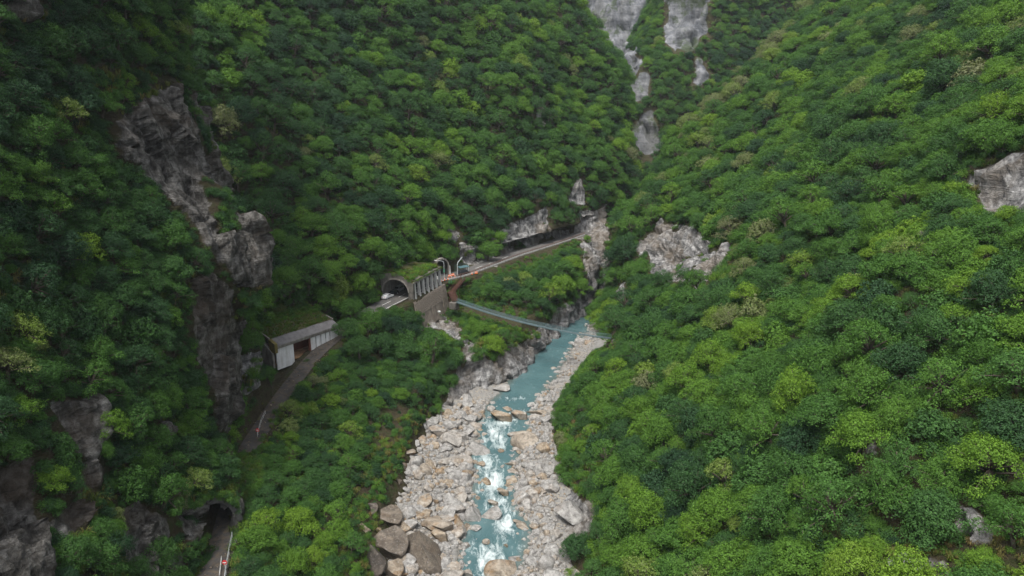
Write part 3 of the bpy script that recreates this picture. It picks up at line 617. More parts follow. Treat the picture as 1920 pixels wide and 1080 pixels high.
def scatter_object(name, pts, kinds, scl, tint, rots, sources, label, cat):
    """one countless mass: instances of the source meshes on points"""
    me = bpy.data.meshes.new(name); me.vertices.add(len(pts)); me.vertices.foreach_set('co', np.asarray(pts, np.float32).ravel())
    for nm, tp, a in (('pick', 'INT', kinds), ('size', 'FLOAT', scl), ('tint', 'FLOAT', tint)):
        x = me.attributes.new(nm, tp, 'POINT'); x.data.foreach_set('value', np.asarray(a, np.int32 if tp == 'INT' else np.float32))
    x = me.attributes.new('turn', 'FLOAT_VECTOR', 'POINT'); x.data.foreach_set('vector', np.asarray(rots, np.float32).ravel())
    o = tag(link(name, me), label, cat, kind='stuff')
    ng = bpy.data.node_groups.new(name+'_scatter', 'GeometryNodeTree'); ng.interface.new_socket('Geometry', in_out='INPUT', socket_type='NodeSocketGeometry'); ng.interface.new_socket('Geometry', in_out='OUTPUT', socket_type='NodeSocketGeometry')
    N = ng.nodes; gi, go = N.new('NodeGroupInput'), N.new('NodeGroupOutput'); iop = N.new('GeometryNodeInstanceOnPoints'); jn = N.new('GeometryNodeGeometryToInstance')
    for k, sm in enumerate(reversed(sources)):
        so = bpy.data.objects.new(name+'_source', sm); oi = N.new('GeometryNodeObjectInfo'); oi.inputs['Object'].default_value = so; oi.inputs['As Instance'].default_value = False
        ti = N.new('GeometryNodeGeometryToInstance'); ng.links.new(oi.outputs['Geometry'], ti.inputs[0])
        if k == 0: jg = N.new('GeometryNodeJoinGeometry')
        ng.links.new(ti.outputs[0], jg.inputs[0])
    def na(nm, tp):
        q = N.new('GeometryNodeInputNamedAttribute'); q.data_type = tp; q.inputs['Name'].default_value = nm; return q.outputs['Attribute']
    iop.inputs['Pick Instance'].default_value = True
    ng.links.new(gi.outputs[0], iop.inputs['Points']); ng.links.new(jg.outputs[0], iop.inputs['Instance']); ng.links.new(na('pick', 'INT'), iop.inputs['Instance Index'])
    e2r = N.new('FunctionNodeEulerToRotation'); ng.links.new(na('turn', 'FLOAT_VECTOR'), e2r.inputs[0]); ng.links.new(e2r.outputs[0], iop.inputs['Rotation'])
    ng.links.new(na('size', 'FLOAT'), iop.inputs['Scale']); ng.links.new(iop.outputs[0], go.inputs[0]); N.remove(jn)
    md = o.modifiers.new('scatter', 'NODES'); md.node_group = ng
    return o

# ------------------------------------------------------------------ planting
CLEAR = {   # what trees must leave open to view: outline in photo pixels, forward distance of the thing seen there
    'bed': ([(688, 1090), (700, 1000), (745, 900), (790, 800), (835, 775), (905, 735), (985, 665), (1030, 630), (1092, 588), (1118, 640), (1072, 700), (1032, 760), (1040, 880), (1052, 1090)], 300),
    'gallery': ([(716, 562), (716, 520), (735, 508), (770, 520), (815, 505), (838, 515), (838, 560), (838, 580), (800, 586), (770, 572)], 232),
    'road': ([(805, 540), (808, 486), (890, 486), (925, 500), (1060, 432), (1092, 428), (1092, 448), (1000, 488), (945, 508), (900, 526), (870, 535)], 330),
    'stairs': ([(838, 530), (880, 520), (880, 560), (862, 572), (838, 562)], 236),
    'bridge': ([(850, 552), (905, 562), (1000, 580), (1080, 598), (1152, 614), (1152, 650), (1070, 642), (990, 620), (900, 592), (850, 575)], 228),
    'shed': ([(497, 655), (494, 615), (530, 590), (560, 578), (622, 574), (642, 605), (634, 645), (600, 665), (585, 680), (520, 690)], 185),
    'old_road': ([(585, 668), (560, 690), (520, 700), (470, 770), (452, 800), (450, 850), (462, 850), (490, 800), (525, 742), (585, 690)], 175),
    'cave': ([(374, 1000), (372, 985), (385, 955), (405, 934), (440, 940), (440, 965), (425, 985), (440, 1090), (390, 1090), (395, 1010)], 103),
}
ALLROCK = {'cliff': A_ROCK, 'mountain_side': B_ROCK, 'opposite_slope': C_ROCK, 'gorge_mountain': D_ROCK}
def sample_sheet(idx, n, rng, rock_max=.25):
    P, F, N, rock, name, bare_ = SHEETS[idx]; a = P[F[:, 0]]; b = P[F[:, 1]]; c = P[F[:, 2]]; d = P[F[:, 3]]
    ar = np.linalg.norm(np.cross(c-a, d-b), axis=1)*.5; u, v, dep = project((a+c)/2)
    vis = (u > -160) & (u < 2080) & (v > -170) & (v < 1230) & ((a[:, 1]) > 30); ar = ar*vis
    k = rng.choice(len(F), n, p=ar/ar.sum()); s_ = rng.random((n, 1)); t = rng.random((n, 1))
    p = a[k]*(1-s_)*(1-t)+b[k]*s_*(1-t)+c[k]*s_*t+d[k]*(1-s_)*t
    nn = N[F[k, 0]]; rk = rock[F[k]].max(1); br = bare_[F[k, 0]]; ok = rk < rock_max
    return p[ok], nn[ok], br[ok], rk[ok], ar.sum()
def thin(p, r, cell=6.0):
    grid = {}; out = []
    for i in range(len(p)):
        x, y, z = p[i]; g = (int(x//cell), int(y//cell), int(z//cell)); good = True
        for a in (-1, 0, 1):
            for b in (-1, 0, 1):
                for c in (-1, 0, 1):
                    for j in grid.get((g[0]+a, g[1]+b, g[2]+c), ()):
                        q = p[j]
                        if (q[0]-x)**2+(q[1]-y)**2+(q[2]-z)**2 < ((r[i]+r[j])*.5)**2: good = False; break
                    if not good: break
                if not good: break
            if not good: break
        if good: grid.setdefault(g, []).append(i); out.append(i)
    return np.array(out, int)
def clear_view(p, R, frac=.72, hgt=.9, names=CLEAR, rockpolys=(), rfrac=.8, nn=None):
    """False where a crown of radius R at p would stand in front of something the photo shows"""
    c = p.copy(); c[:, 2] += R*hgt
    if nn is not None: c += nn*(R*.4)[:, None]; c[:, 2] -= R*.12
    u, v, d = project(c); rp = R/d*FPX; ok = np.ones(len(p), bool)
    for nm, (poly, far) in names.items():
        hit = np.zeros(len(p), bool)
        for k in range(9):
            a = k*.785; s_ = 0 if k == 8 else frac; hit |= in_poly(u+np.cos(a)*rp*s_, v+np.sin(a)*rp*s_, poly)
        ok &= ~(hit & (p[:, 1] < far))
    for poly in rockpolys:
        hit = in_poly(u, v, poly)
        for k in range(6):
            a = k*1.047; hit |= in_poly(u+np.cos(a)*rp*rfrac, v+np.sin(a)*rp*rfrac, poly)
        ok &= ~(hit & (rng.random(len(p)) > .03))
    return ok
def off_road(p, R):
    ok = np.ones(len(p), bool)
    for line, hw in ((OLD_ROAD, N_OLD), (MAIN_ROAD, N_MAIN)):
        dd, zz = poly_dist(p, line); ok &= (dd > hw+R) | (np.abs(p[:, 2]-zz) > 7)
    return ok

rng = np.random.default_rng(20)
PALE = [(1270, 300), (1300, 200), (1345, 140), (1430, 55), (1490, -20), (1570, -20), (1450, 110), (1360, 220), (1330, 300)]     # grey olive scrub along the ridge
TREES = []     # x y z R kind variant tint sheet
for idx, (dens, rmin, rmax) in {0: (.060, 1.2, 3.2), 1: (.050, 1.6, 5.6), 2: (.050, 1.5, 5.8), 3: (.030, 2.4, 5.2)}.items():
    p, nn, br, rk, area = sample_sheet(idx, 60000, rng); name = SHEETS[idx][4]
    R = rmin+(rmax-rmin)*rng.beta(.9, 1.7, len(p)); R *= 1+.22*fbm(p, 30, 2, 91); R = np.where(br > .5, R*.55, R)
    if idx == 1: R = np.where((p[:, 2] < 24) & (p[:, 1] < 180), R*.62, R)              # scrub on the bench and the river bank
    if idx == 2: R = np.where(p[:, 1] < 170, np.minimum(R, 4.3-.5*rng.random(len(p))), R)
    if idx == 2: R = np.where((p[:, 0]-12 < 7) & (p[:, 1] < 175), R*.7, R)
    order = np.argsort(-R*rng.uniform(.6, 1.4, len(p))); p, nn, br, R = p[order], nn[order], br[order], R[order]
    ok = off_road(p, R*.55) & clear_view(p, R, rockpolys=ALLROCK[name], nn=nn) & ~((br > .5) & (rng.random(len(p)) < .75))
    if idx == 1: ok &= ~((p[:, 2] < 1.0))
    p, nn, R = p[ok], nn[ok], R[ok]; k = thin(p, R*1.26, 8.0); p, nn, R = p[k], nn[k], R[k]
    pu, pv, _ = project(p); pale = in_poly(pu, pv, PALE) & (idx == 2)
    olive = fbm(p, 15, 2, 95); patch = fbm(p, 34, 3, 55); fine = rng.normal(0, 1, len(p))
    for i in range(len(p)):
        t = .37+.24*patch[i]+.17*fine[i]+{0: -.08, 1: .0, 2: .06, 3: .02}[idx]; rr = rng.random()
        kind = 'shrubby' if R[i] < 1.5 else ('dome' if rr < .50 else 'tier' if rr < .68 else 'loose' if rr < .89 else 'shrubby')
        if rr > .987: t = rng.uniform(.74, .86)
        elif rr > .78 and olive[i] > .22: t = rng.uniform(.86, 1.0)
        if pale[i] and rng.random() < .8: kind, t = 'loose', rng.uniform(.9, 1.0)
        TREES.append((p[i, 0], p[i, 1], p[i, 2], R[i], kind, int(rng.integers(len(PROTO[kind]))), float(np.clip(t, .02, 1.0)), name, float(nn[i, 0]), float(nn[i, 1])))
# hand-set trees that the photo singles out
def hand_tree(u, v, Y, R, kind, tint, sheet='opposite_slope'):
    x, y, z = at(u, v, Y=Y); TREES.append((x, y, z-R*.9, R, kind, 0, tint, sheet, 0.0, -.5))
hand_tree(1612, 1020, 86, 5.2, 'dome', .80); hand_tree(1225, 850, 128, 4.2, 'dome', .62); hand_tree(1300, 492, 246, 2.6, 'dome', .80); hand_tree(700, 285, 270, 4.2, 'dome', .72, 'mountain_side')
hand_tree(650, 606, 178, 3.8, 'dome', .34, 'mountain_side'); hand_tree(690, 588, 187, 3.8, 'dome', .40, 'mountain_side'); hand_tree(672, 640, 172, 3.6, 'dome', .30, 'mountain_side'); hand_tree(712, 604, 190, 3.4, 'tier', .42, 'mountain_side'); hand_tree(655, 570, 186, 3.6, 'dome', .44, 'mountain_side')
hand_tree(915, 462, 255, 5.2, 'dome', .52, 'mountain_side'); hand_tree(938, 440, 262, 3.2, 'dome', .66, 'mountain_side')

# which trees show largest: paint the crowns front to back on a coarse picture
T = TREES; tp = np.array([t[:3] for t in T]); tR = np.array([t[3] for t in T]); cc = tp.copy(); cc[:, 2] += tR*.9
u, v, d = project(cc); rp = np.maximum(tR/d*FPX/2, 1); seen = np.zeros(len(T)); canvas = np.full((540, 960), False)
yy, xx = np.mgrid[0:540, 0:960]
for i in np.argsort(d):
    cx, cy, r = u[i]/2, v[i]/2, rp[i]; x0, x1, y0, y1 = int(max(0, cx-r)), int(min(960, cx+r+1)), int(max(0, cy-r*.8)), int(min(540, cy+r*.8+1))
    if x1 <= x0 or y1 <= y0: continue
    m = ((xx[y0:y1, x0:x1]-cx)**2+((yy[y0:y1, x0:x1]-cy)*1.2)**2 < r*r*.8); seen[i] = (m & ~canvas[y0:y1, x0:x1]).sum(); canvas[y0:y1, x0:x1] |= m
singles = set(np.argsort(-seen)[:288].tolist())
TINTS = [(.20, 'bluish green'), (.36, 'deep green'), (.52, 'mid green'), (.70, 'fresh green'), (.87, 'yellow green'), (1.1, 'olive grey')]
SHAPES = {'dome': 'round domed', 'tier': 'flat tiered', 'loose': 'loose open', 'shrubby': 'low bushy'}
def tree_place(sheet, q):
    """where a tree stands, told by what it stands on and near"""
    x, y, z = q
    if sheet == 'cliff':
        h = 'high on' if z > 66 else 'halfway up' if z > 42 else 'low on'
        return f'{h} the cliff spur ' + ('before the cave mouth' if y < 82 else 'over the cave mouth' if y < 104 else 'by the rock pillar')
    if sheet == 'mountain_side':
        if z < 23: return 'on the bank ' + ('below the cave mouth' if y < 112 else 'below the abandoned road' if y < 150 else 'below the rock shed' if y < 185 else 'under the gallery wall' if y < 212 else 'between road and river wall')
        h = 'far above' if z > 92 else 'well above' if z > 58 else 'just above'
        return f'{h} ' + ('the rock shed' if x < -62 else 'the arched gallery' if x < -38 else 'the roadside shelter' if x < -14 else 'the road cutting' if x < 18 else 'the gorge bend')
    if sheet == 'opposite_slope':
        h = 'high up' if z > 78 else 'midway up' if z > 44 else 'low on' if z > 16 else 'at the foot of'
        return f'{h} the slope ' + ('facing the lowest rapid' if y < 112 else 'facing the middle rapids' if y < 142 else 'facing the upper rapids' if y < 178 else 'facing the footbridge' if y < 232 else 'around the pale cliff')
    return 'on the ledges of the grey gorge mountain'
tree_names = {'dome': 'broadleaf_tree', 'tier': 'layered_tree', 'loose': 'open_crowned_tree', 'shrubby': 'bushy_tree'}
mass = []
for i, (x, y, z, R, kind, var, tint, sheet, nx, ny) in enumerate(TREES):
    rz = rng.uniform(0, 6.28); tx, ty = rng.normal(0, .08, 2); k_ = rng.uniform(.25, .62)       # crowns lean out from the slope towards the light
    eul = (Matrix.Rotation(ty+nx*k_, 3, 'Y') @ Matrix.Rotation(tx-ny*k_, 3, 'X') @ Matrix.Rotation(rz, 3, 'Z')).to_euler()
    if i not in singles: mass.append((x, y, z, R, kind, var, tint, tuple(eul))); continue
    e = empty(tree_names[kind], (x, y, z), rz); e.rotation_euler = eul; sx_ = rng.uniform(.85, 1.18); e.scale = (R*sx_, R/sx_, R*rng.uniform(.8, 1.4))
    cr = link('crown', PROTO[kind][var][0], e); cr['tint'] = tint; link('trunk', PROTO[kind][var][1], e)
    col = next(n for lim, n in TINTS if tint < lim); place = tree_place(sheet, (x, y, z))
    size = 'large' if R > 3.6 else 'small' if R < 2.2 else 'medium'
    lab = f'{size} {col} {SHAPES[kind]} tree {place}'
    tag(e, lab, 'tree', f'{col} trees {place}')
order_k = [(k, j) for k in KINDS for j in range(len(KINDS[k]))]; sources = [PROTO[k][j][2] for k, j in order_k]; kid = {kj: n for n, kj in enumerate(order_k)}
scatter_object('forest', [m[:3] for m in mass], [kid[(m[4], m[5])] for m in mass], [m[3] for m in mass], [m[6] for m in mass], [m[7] for m in mass], sources, 'dense evergreen forest covering the gorge sides between the larger trees', 'forest')
# grey leafless trees
BARE_SPOTS = [(1520, 165, 205, 5.0), (1580, 75, 290, 6.0), (1310, 285, 262, 5.0), (1365, 665, 172, 4.2), (1800, 660, 118, 4.0), (1795, 750, 105, 5.2), (1340, 205, 285, 5.5), (1400, 130, 300, 5.5), (1325, 240, 278, 5.0), (1440, 70, 320, 6), (195, 800, 84, 2.6), (205, 655, 88, 3.2), (300, 690, 98, 2.6), (225, 90, 122, 3.4), (1700, 480, 138, 4.0)]
for k, (u_, v_, Y_, h) in enumerate(BARE_SPOTS):
    x, y, z = at(u_, v_, Y=Y_); P, F, N, rock, nm, _ = SHEETS[0 if u_ < 500 else 2]
    j = np.argmin((P[:, 0]-x)**2+(P[:, 1]-y)**2+((P[:, 2]-z)*.6)**2); b = P[j]; hh = max(h, 3)
    e = empty('bare_tree', tuple(b), k*1.3); e.scale = (hh*.62, hh*.62, hh*.66); link('trunk', BARE[k % 2][0], e); link('crown', BARE[k % 2][1], e)
    tag(e, 'grey leafless tree with bare twigs ' + ('on the dark cliff spur' if u_ < 500 else 'high on the ridge across the river' if v_ < 300 else 'among green crowns across the river'), 'tree', 'leafless trees ' + ('on the cliff' if u_ < 500 else 'on the ridge' if v_ < 300 else 'across the river'))

# undergrowth between and below the trees
pts, kk, sc, ti, ro = [], [], [], [], []; gp, gk, gs, gt, gr = [], [], [], [], []
for idx, (n, smin, smax) in {0: (13000, .6, 1.5), 1: (20000, .8, 1.9), 2: (21000, .8, 2.0), 3: (8000, 1.3, 3.0)}.items():
    p, nn, br, rk, area = sample_sheet(idx, n, rng, .6); name = SHEETS[idx][4]
    R = rng.uniform(smin, smax, len(p))*np.where(rk > .25, .5, 1); ok = off_road(p, R*.75) & clear_view(p, R, .7, .4) & (rng.random(len(p)) < np.where(rk > .25, .22, 1)) & (p[:, 2] > .6) & ((br < .5) | (rng.random(len(p)) < .30))
    p, R, nn = p[ok], R[ok], nn[ok]; patch = fbm(p, 20, 3, 57)
    t = np.clip(.34+.22*patch+rng.normal(0, .14, len(p))+{0: -.10, 1: .02, 2: .08, 3: 0}[idx], .02, .92)
    pts.append(p+nn*.1); kk.append(rng.integers(0, 3, len(p))); sc.append(R); ti.append(t); ro.append(np.stack([-nn[:, 1]*.5, nn[:, 0]*.5, rng.uniform(0, 6.28, len(p))], 1))
    p, nn, br, rk, area = sample_sheet(idx, n//2, rng, .75)
    w = fbm(p, 14, 3, 59); ok = off_road(p, .3) & ((w > .12) | (br > .5)) & clear_view(p, np.full(len(p), .6), .7, .3) & (p[:, 2] > .6)
    p, nn, br = p[ok], nn[ok], br[ok]; gp.append(p); gk.append(rng.integers(0, 2, len(p))); gs.append(rng.uniform(.7, 1.5, len(p))); gt.append(np.clip(.42+rng.normal(0, .22, len(p))+.15*br, .02, 1)); gr.append(np.stack([-nn[:, 1]*.4, nn[:, 0]*.4, rng.uniform(0, 6.28, len(p))], 1))
def ground_seen(idx):
    Q = np.concatenate([SHEETS[i][0] for i in idx]); uu, vv, dd = project(Q)
    def f(a, b):
        m = np.flatnonzero((np.abs(uu-a) < 7) & (np.abs(vv-b) < 7))
        return Q[m[np.argmin(dd[m])]] if len(m) else None
    return f
def bank_cover(poly, n, zfun, size, tlo, thi, tuft=.5):
    """bushes and grass over a patch outlined in the photo, standing on the surface zfun gives"""
    us = [q[0] for q in poly]; vs_ = [q[1] for q in poly]
    for _ in range(n):
        a, b = rng.uniform(min(us), max(us)), rng.uniform(min(vs_), max(vs_))
        if not in_poly([a], [b], poly)[0]: continue
        q = zfun(a, b)
        if q is None: continue
        if rng.random() < tuft: gp.append(np.array([q])); gk.append([int(rng.integers(2))]); gs.append([size*rng.uniform(.7, 1.3)]); gt.append([rng.uniform(tlo, thi)]); gr.append([[0, 0, rng.uniform(0, 6.28)]])
        else: pts.append(np.array([q])); kk.append([int(rng.integers(3))]); sc.append([size*rng.uniform(.6, 1.2)]); ti.append([rng.uniform(tlo, thi)]); ro.append([[0, 0, rng.uniform(0, 6.28)]])

ON_BANK, ON_CLIFF, ON_FAR = ground_seen([1]), ground_seen([0]), ground_seen([2])
bank_cover([(480, 640), (560, 590), (640, 560), (700, 520), (735, 500), (820, 480), (890, 470), (890, 490), (835, 488), (815, 505), (735, 512), (690, 560), (640, 590), (560, 600), (500, 640), (500, 680), (450, 740)], 700, ON_BANK, 1.7, .25, .62, .25)
bank_cover([(870, 530), (930, 512), (1000, 490), (1090, 448), (1090, 560), (1010, 600), (900, 570), (862, 560)], 620, ON_BANK, 1.5, .22, .60, .2)
bank_cover([(850, 575), (960, 605), (1020, 625), (960, 660), (900, 680), (868, 640)], 420, ON_BANK, 1.4, .25, .68, .35)
bank_cover([(436, 800), (470, 735), (520, 690), (500, 672), (450, 700), (440, 760)], 170, ON_BANK, .9, .25, .6, .4)
bank_cover([(500, 690), (590, 668), (640, 640), (660, 700), (560, 720), (490, 800), (470, 850), (560, 960), (620, 900), (700, 760), (640, 660)], 600, ON_BANK, 1.1, .3, .7, .4)
bank_cover([(330, 880), (470, 850), (480, 930), (445, 935), (405, 925), (360, 960), (330, 960)], 330, ON_CLIFF, 1.0, .2, .55, .3)
bank_cover([(440, 1090), (440, 960), (480, 940), (560, 960), (560, 1090)], 260, ON_BANK, 1.1, .25, .62, .3)
bank_cover([(365, 1090), (370, 1010), (398, 1005), (402, 1090)], 110, ON_CLIFF, .8, .15, .5, .3)
bank_cover([(640, 940), (760, 860), (800, 790), (830, 770), (780, 760), (700, 850)], 420, ON_BANK, 1.0, .35, .85, .65)
bank_cover([(640, 950), (700, 940), (740, 1000), (700, 1090), (640, 1090)], 160, ON_BANK, .8, .35, .7, .5)
bank_cover([(1045, 770), (1100, 760), (1110, 900), (1060, 930)], 200, ON_FAR, 1.1, .3, .8, .5)
bank_cover([(1640, 1030), (1800, 1020), (1930, 960), (1930, 1090), (1640, 1090)], 260, ON_FAR, .9, .4, .95, .7)

bank_cover([(838, 545), (850, 535), (880, 525), (880, 560), (862, 575), (850, 560), (842, 600), (832, 600), (832, 560)], 260, ON_BANK, .8, .3, .65, .4)
bank_cover([(700, 575), (760, 575), (800, 600), (800, 620), (700, 600)], 130, ON_BANK, 1.3, .25, .6, .2)

bank_cover([(838, 545), (862, 533), (880, 520), (930, 504), (1000, 476), (1090, 440), (1090, 466), (960, 525), (880, 560)], 1300, ON_BANK, 1.15, .25, .62, .2)
bank_cover([(440, 850), (475, 835), (500, 870), (500, 930), (450, 940)], 260, ON_BANK, 1.0, .25, .62, .3)
bank_cover([(455, 800), (500, 745), (540, 705), (548, 712), (505, 760), (462, 830)], 90, ON_BANK, .45, .3, .7, .7)
bank_cover([(858, 570), (900, 584), (1000, 612), (1030, 628), (990, 626), (900, 602), (852, 584)], 420, ON_BANK, .75, .25, .6, .3)
bank_cover([(1110, 618), (1165, 622), (1165, 655), (1110, 650)], 160, ON_FAR, .8, .3, .62, .25)
# ------------------------------------------------------------------ boulders and gravel
def stone_mesh(name, seed, sub, cuts, rough, klo=.45, khi=.84):
    rg = np.random.default_rng(seed); bm = bmesh.new(); bmesh.ops.create_icosphere(bm, subdivisions=sub, radius=1.0)
    V = np.array([v.co[:] for v in bm.verts]); F = np.array([[v.index for v in f.verts] for f in bm.faces]); bm.free()
    for _ in range(cuts):
        n = rg.normal(size=3); n[2] *= .8; n /= np.linalg.norm(n); k = rg.uniform(klo, khi); s_ = V@n-k; V = V-np.outer(np.maximum(s_, 0)*.97, n)
    V += V*(fbm(V+seed*7.3, .9, 4, seed)*rough)[:, None]
    V /= np.abs(V).max(0); return mesh_np(name, V, F, [M['boulder']], smooth=False)
BOULDER = [stone_mesh('boulder', 40+k, 4, (8, 13, 20, 10, 16, 24)[k % 6], .075) for k in range(9)]
ANGULAR = [stone_mesh('boulder', 60+k, 4, 9, .05, .32, .62) for k in range(5)]
ROUND = [stone_mesh('boulder', 80+k, 4, 4, .10) for k in range(3)]
PEBBLE = [stone_mesh('stone', 120+k, 2, 8, .10) for k in range(6)]
def put_boulder(u, v, w, h, tint, label, mesh=None, rz=None, depth=.85, group=None, tilt=(0, 0), zoff=0.0, k=[0]):
    k[0] += 1; rg = random.Random(k[0]*31)
    x, y, z = at(u, v, z=-.3); x, y, z = at(u, v, z=max(float(bed_z(x, y)), float(wz(y))-.1)+zoff+.4); _, _, d = project(np.array([[x, y, z]])); m = float(d[0])/FPX
    sx = w*m/2*1.12; sz = h*m/2*.96; sy = sx*depth
    me = mesh or (ANGULAR[rg.randrange(5)] if tint > .3 or w > 40 else BOULDER[rg.randrange(len(BOULDER))])
    o = link('boulder', me, None, (x, y, z)); o.scale = (sx, min(sy, sz*1.7), sz*.95); o.rotation_euler = (tilt[0], tilt[1], rz if rz is not None else rg.uniform(-.35, .35)); o['tint'] = tint
    return tag(o, label, 'boulder', group)
HAND = [ # u, v, width, height, tint, round?, label
    (943, 1072, 66, 50, .50, 1, 'huge smooth tan boulder at the foot of the lowest rapid'),
    (788, 1036, 108, 96, .86, 0, 'huge dark brown angular boulder with a white vein'),
    (828, 1008, 34, 40, .58, 0, 'tan triangular boulder leaning beside the huge dark brown one'),
    (806, 985, 46, 30, .80, 0, 'brown split slab above the tan triangular boulder'),
    (857, 980, 32, 42, .52, 0, 'tan wedge shaped boulder at the pool edge'),
    (889, 968, 34, 46, .12, 1, 'big pale rounded boulder with dark pits beside the pool'),
    (926, 963, 40, 30, .14, 0, 'pale flat topped boulder standing in the white rapid'),
    (946, 924, 25, 22, .60, 0, 'small orange stained boulder in midstream of the rapid'),
    (927, 943, 24, 11, .42, 0, 'low flat boulder just upstream of the pale flat topped one'),
    (979, 934, 34, 32, .16, 0, 'squarish pale grey boulder on the rapid edge opposite the road'),
    (912, 902, 20, 18, .55, 0, 'small tan boulder at the gravel bar edge by the rapid'),
    (841, 906, 24, 17, .66, 1, 'smooth brown egg shaped boulder on the gravel bar'),
    (891, 845, 50, 36, .20, 0, 'large pale slab sloping into the river'),
    (858, 866, 52, 26, .30, 0, 'long pale tan slab lying behind the sloping slab'),
    (985, 830, 50, 48, .46, 1, 'huge rounded boulder with ochre stains on the far bank'),
    (970, 815, 34, 14, .30, 0, 'flat slab tucked behind the huge ochre stained boulder'),
    (946, 783, 46, 32, .54, 0, 'orange faced wedge boulder at the head of the rapids'),
    (978, 781, 34, 30, .40, 0, 'blocky brown stained boulder next to the orange faced wedge'),
    (1011, 773, 46, 18, .48, 0, 'long flat ochre boulder beneath the trees across the river'),
    (1002, 788, 32, 24, .22, 0, 'pale blocky boulder below the long flat ochre one'),
    (921, 767, 16, 15, .24, 1, 'round pale boulder at the lip of the first rapid'),
    (952, 766, 20, 10, .42, 0, 'low tan boulder behind the orange faced wedge'),
    (828, 812, 44, 32, .28, 0, 'tall pale slab standing on the gravel by the bank'),
    (842, 828, 44, 46, .26, 0, 'broad pale grey slab leaning against the tall slab'),
    (784, 876, 34, 58, .13, 0, 'blue grey slab standing upright against the grassy bank'),
    (866, 818, 36, 20, .26, 0, 'pale boulder at the waterside above the sloping slab'),
    (808, 872, 26, 24, .66, 0, 'reddish brown boulder beside the blue grey slab'),
    (842, 886, 22, 16, .10, 0, 'white grey boulder behind the long tan slab'),
    (882, 880, 22, 15, .22, 1, 'pale oval boulder below the sloping slab'),
    (868, 897, 34, 26, .12, 0, 'broad grey boulder on the gravel bar edge'),
    (850, 788, 16, 14, .62, 0, 'rusty brown boulder among white stones by the bank'),
    (892, 782, 22, 20, .30, 0, 'tan grey boulder beside the first white chute'),
    (861, 795, 20, 20, .14, 0, 'pale upright stone by the bank bushes'),
    (960, 869, 26, 13, .45, 0, 'small tan wedge at the far side of the rapid'),
    (962, 882, 20, 11, .40, 0, 'tan stone at the shore across the upper rapid'),
    (994, 882, 20, 22, .16, 0, 'pale upright boulder on the gravel across the river'),
    (1033, 906, 20, 18, .78, 1, 'dark brown boulder at the foot of the slope'),
    (1015, 918, 20, 14, .40, 0, 'tan boulder behind the squarish grey boulder'),
    (1000, 923, 34, 14, .30, 0, 'long grey slab behind the squarish grey boulder'),
    (973, 979, 22, 9, .46, 0, 'thin tan flake at the pool side across the river'),
    (893, 990, 18, 11, .16, 1, 'white oval stone at the pool edge'),
    (863, 1018, 16, 13, .36, 0, 'tan stone beside the grey gravel slope'), (875, 1022, 18, 14, .22, 0, 'pale stone next to the tan stone by the gravel slope'),
    (912, 1016, 15, 12, .40, 1, 'small tan boulder splitting the lowest rapid'), (949, 1022, 10, 12, .70, 0, 'small dark stone in the lowest rapid'),
    (874, 1073, 30, 20, .34, 0, 'pale tan boulder at the water edge below the gravel slope'), (845, 1062, 36, 16, .38, 0, 'flat tan slab under the huge dark brown boulder'),
    (900, 870, 18, 9, .74, 0, 'dark wet stone breaking the upper rapid'), (938, 844, 14, 7, .80, 0, 'dark low stone in the turquoise pool'), (973, 847, 12, 8, .5, 0, 'small ochre stone at the huge ochre boulder'),
    (723, 1022, 76, 64, .88, 0, 'long dark slab boulder below the bank trees'), (700, 1052, 44, 74, .94, 0, 'steep black brown slab under the bank trees'), (722, 970, 58, 34, .86, 0, 'broad brown boulder half sunk in grass on the bank'),
    (690, 955, 34, 24, .90, 0, 'dark brown boulder at the top of the bank rocks'), (680, 990, 28, 24, .74, 0, 'grey brown boulder beside the bank bushes'), (710, 995, 18, 26, .70, 0, 'tan upright stone among the bank rocks'),
    (752, 985, 40, 22, .72, 0, 'tan brown boulder between the bank rocks and gravel'), (755, 1008, 22, 16, .66, 0, 'rusty stone beside the huge dark brown boulder'), (745, 1028, 16, 22, .80, 0, 'brown wedge squeezed beside the huge dark brown boulder'),
    (775, 962, 40, 18, .72, 0, 'reddish brown boulder where bank meets gravel'), (758, 876, 22, 40, .82, 0, 'rusty brown slab behind the blue grey slab'), (748, 905, 22, 30, .84, 0, 'dark brown rock in the grass by the grey sand'),
    (735, 1068, 40, 40, .78, 0, 'tan streaked slab beside the steep black brown slab'), (764, 978, 26, 16, .60, 0, 'tan stone at the upper edge of the gravel'), (818, 940, 14, 14, .55, 0, 'ochre upright stone on the grey sand'),
    (1070, 960, 60, 54, .16, 0, 'grey rock buttress at the foot of the opposite slope'), (940, 728, 30, 14, .2, 0, 'pale rock shelf at the water under the river wall'),
]
for (u_, v_, w_, h_, t_, rnd_, lab_) in HAND:
    put_boulder(u_, v_, w_, h_, t_, lab_, mesh=ROUND[len(lab_) % 3] if rnd_ else None, zoff=max(0, (760-u_)*.055) if u_ < 770 and v_ > 850 else (2.0 if u_ > 1060 else 0))
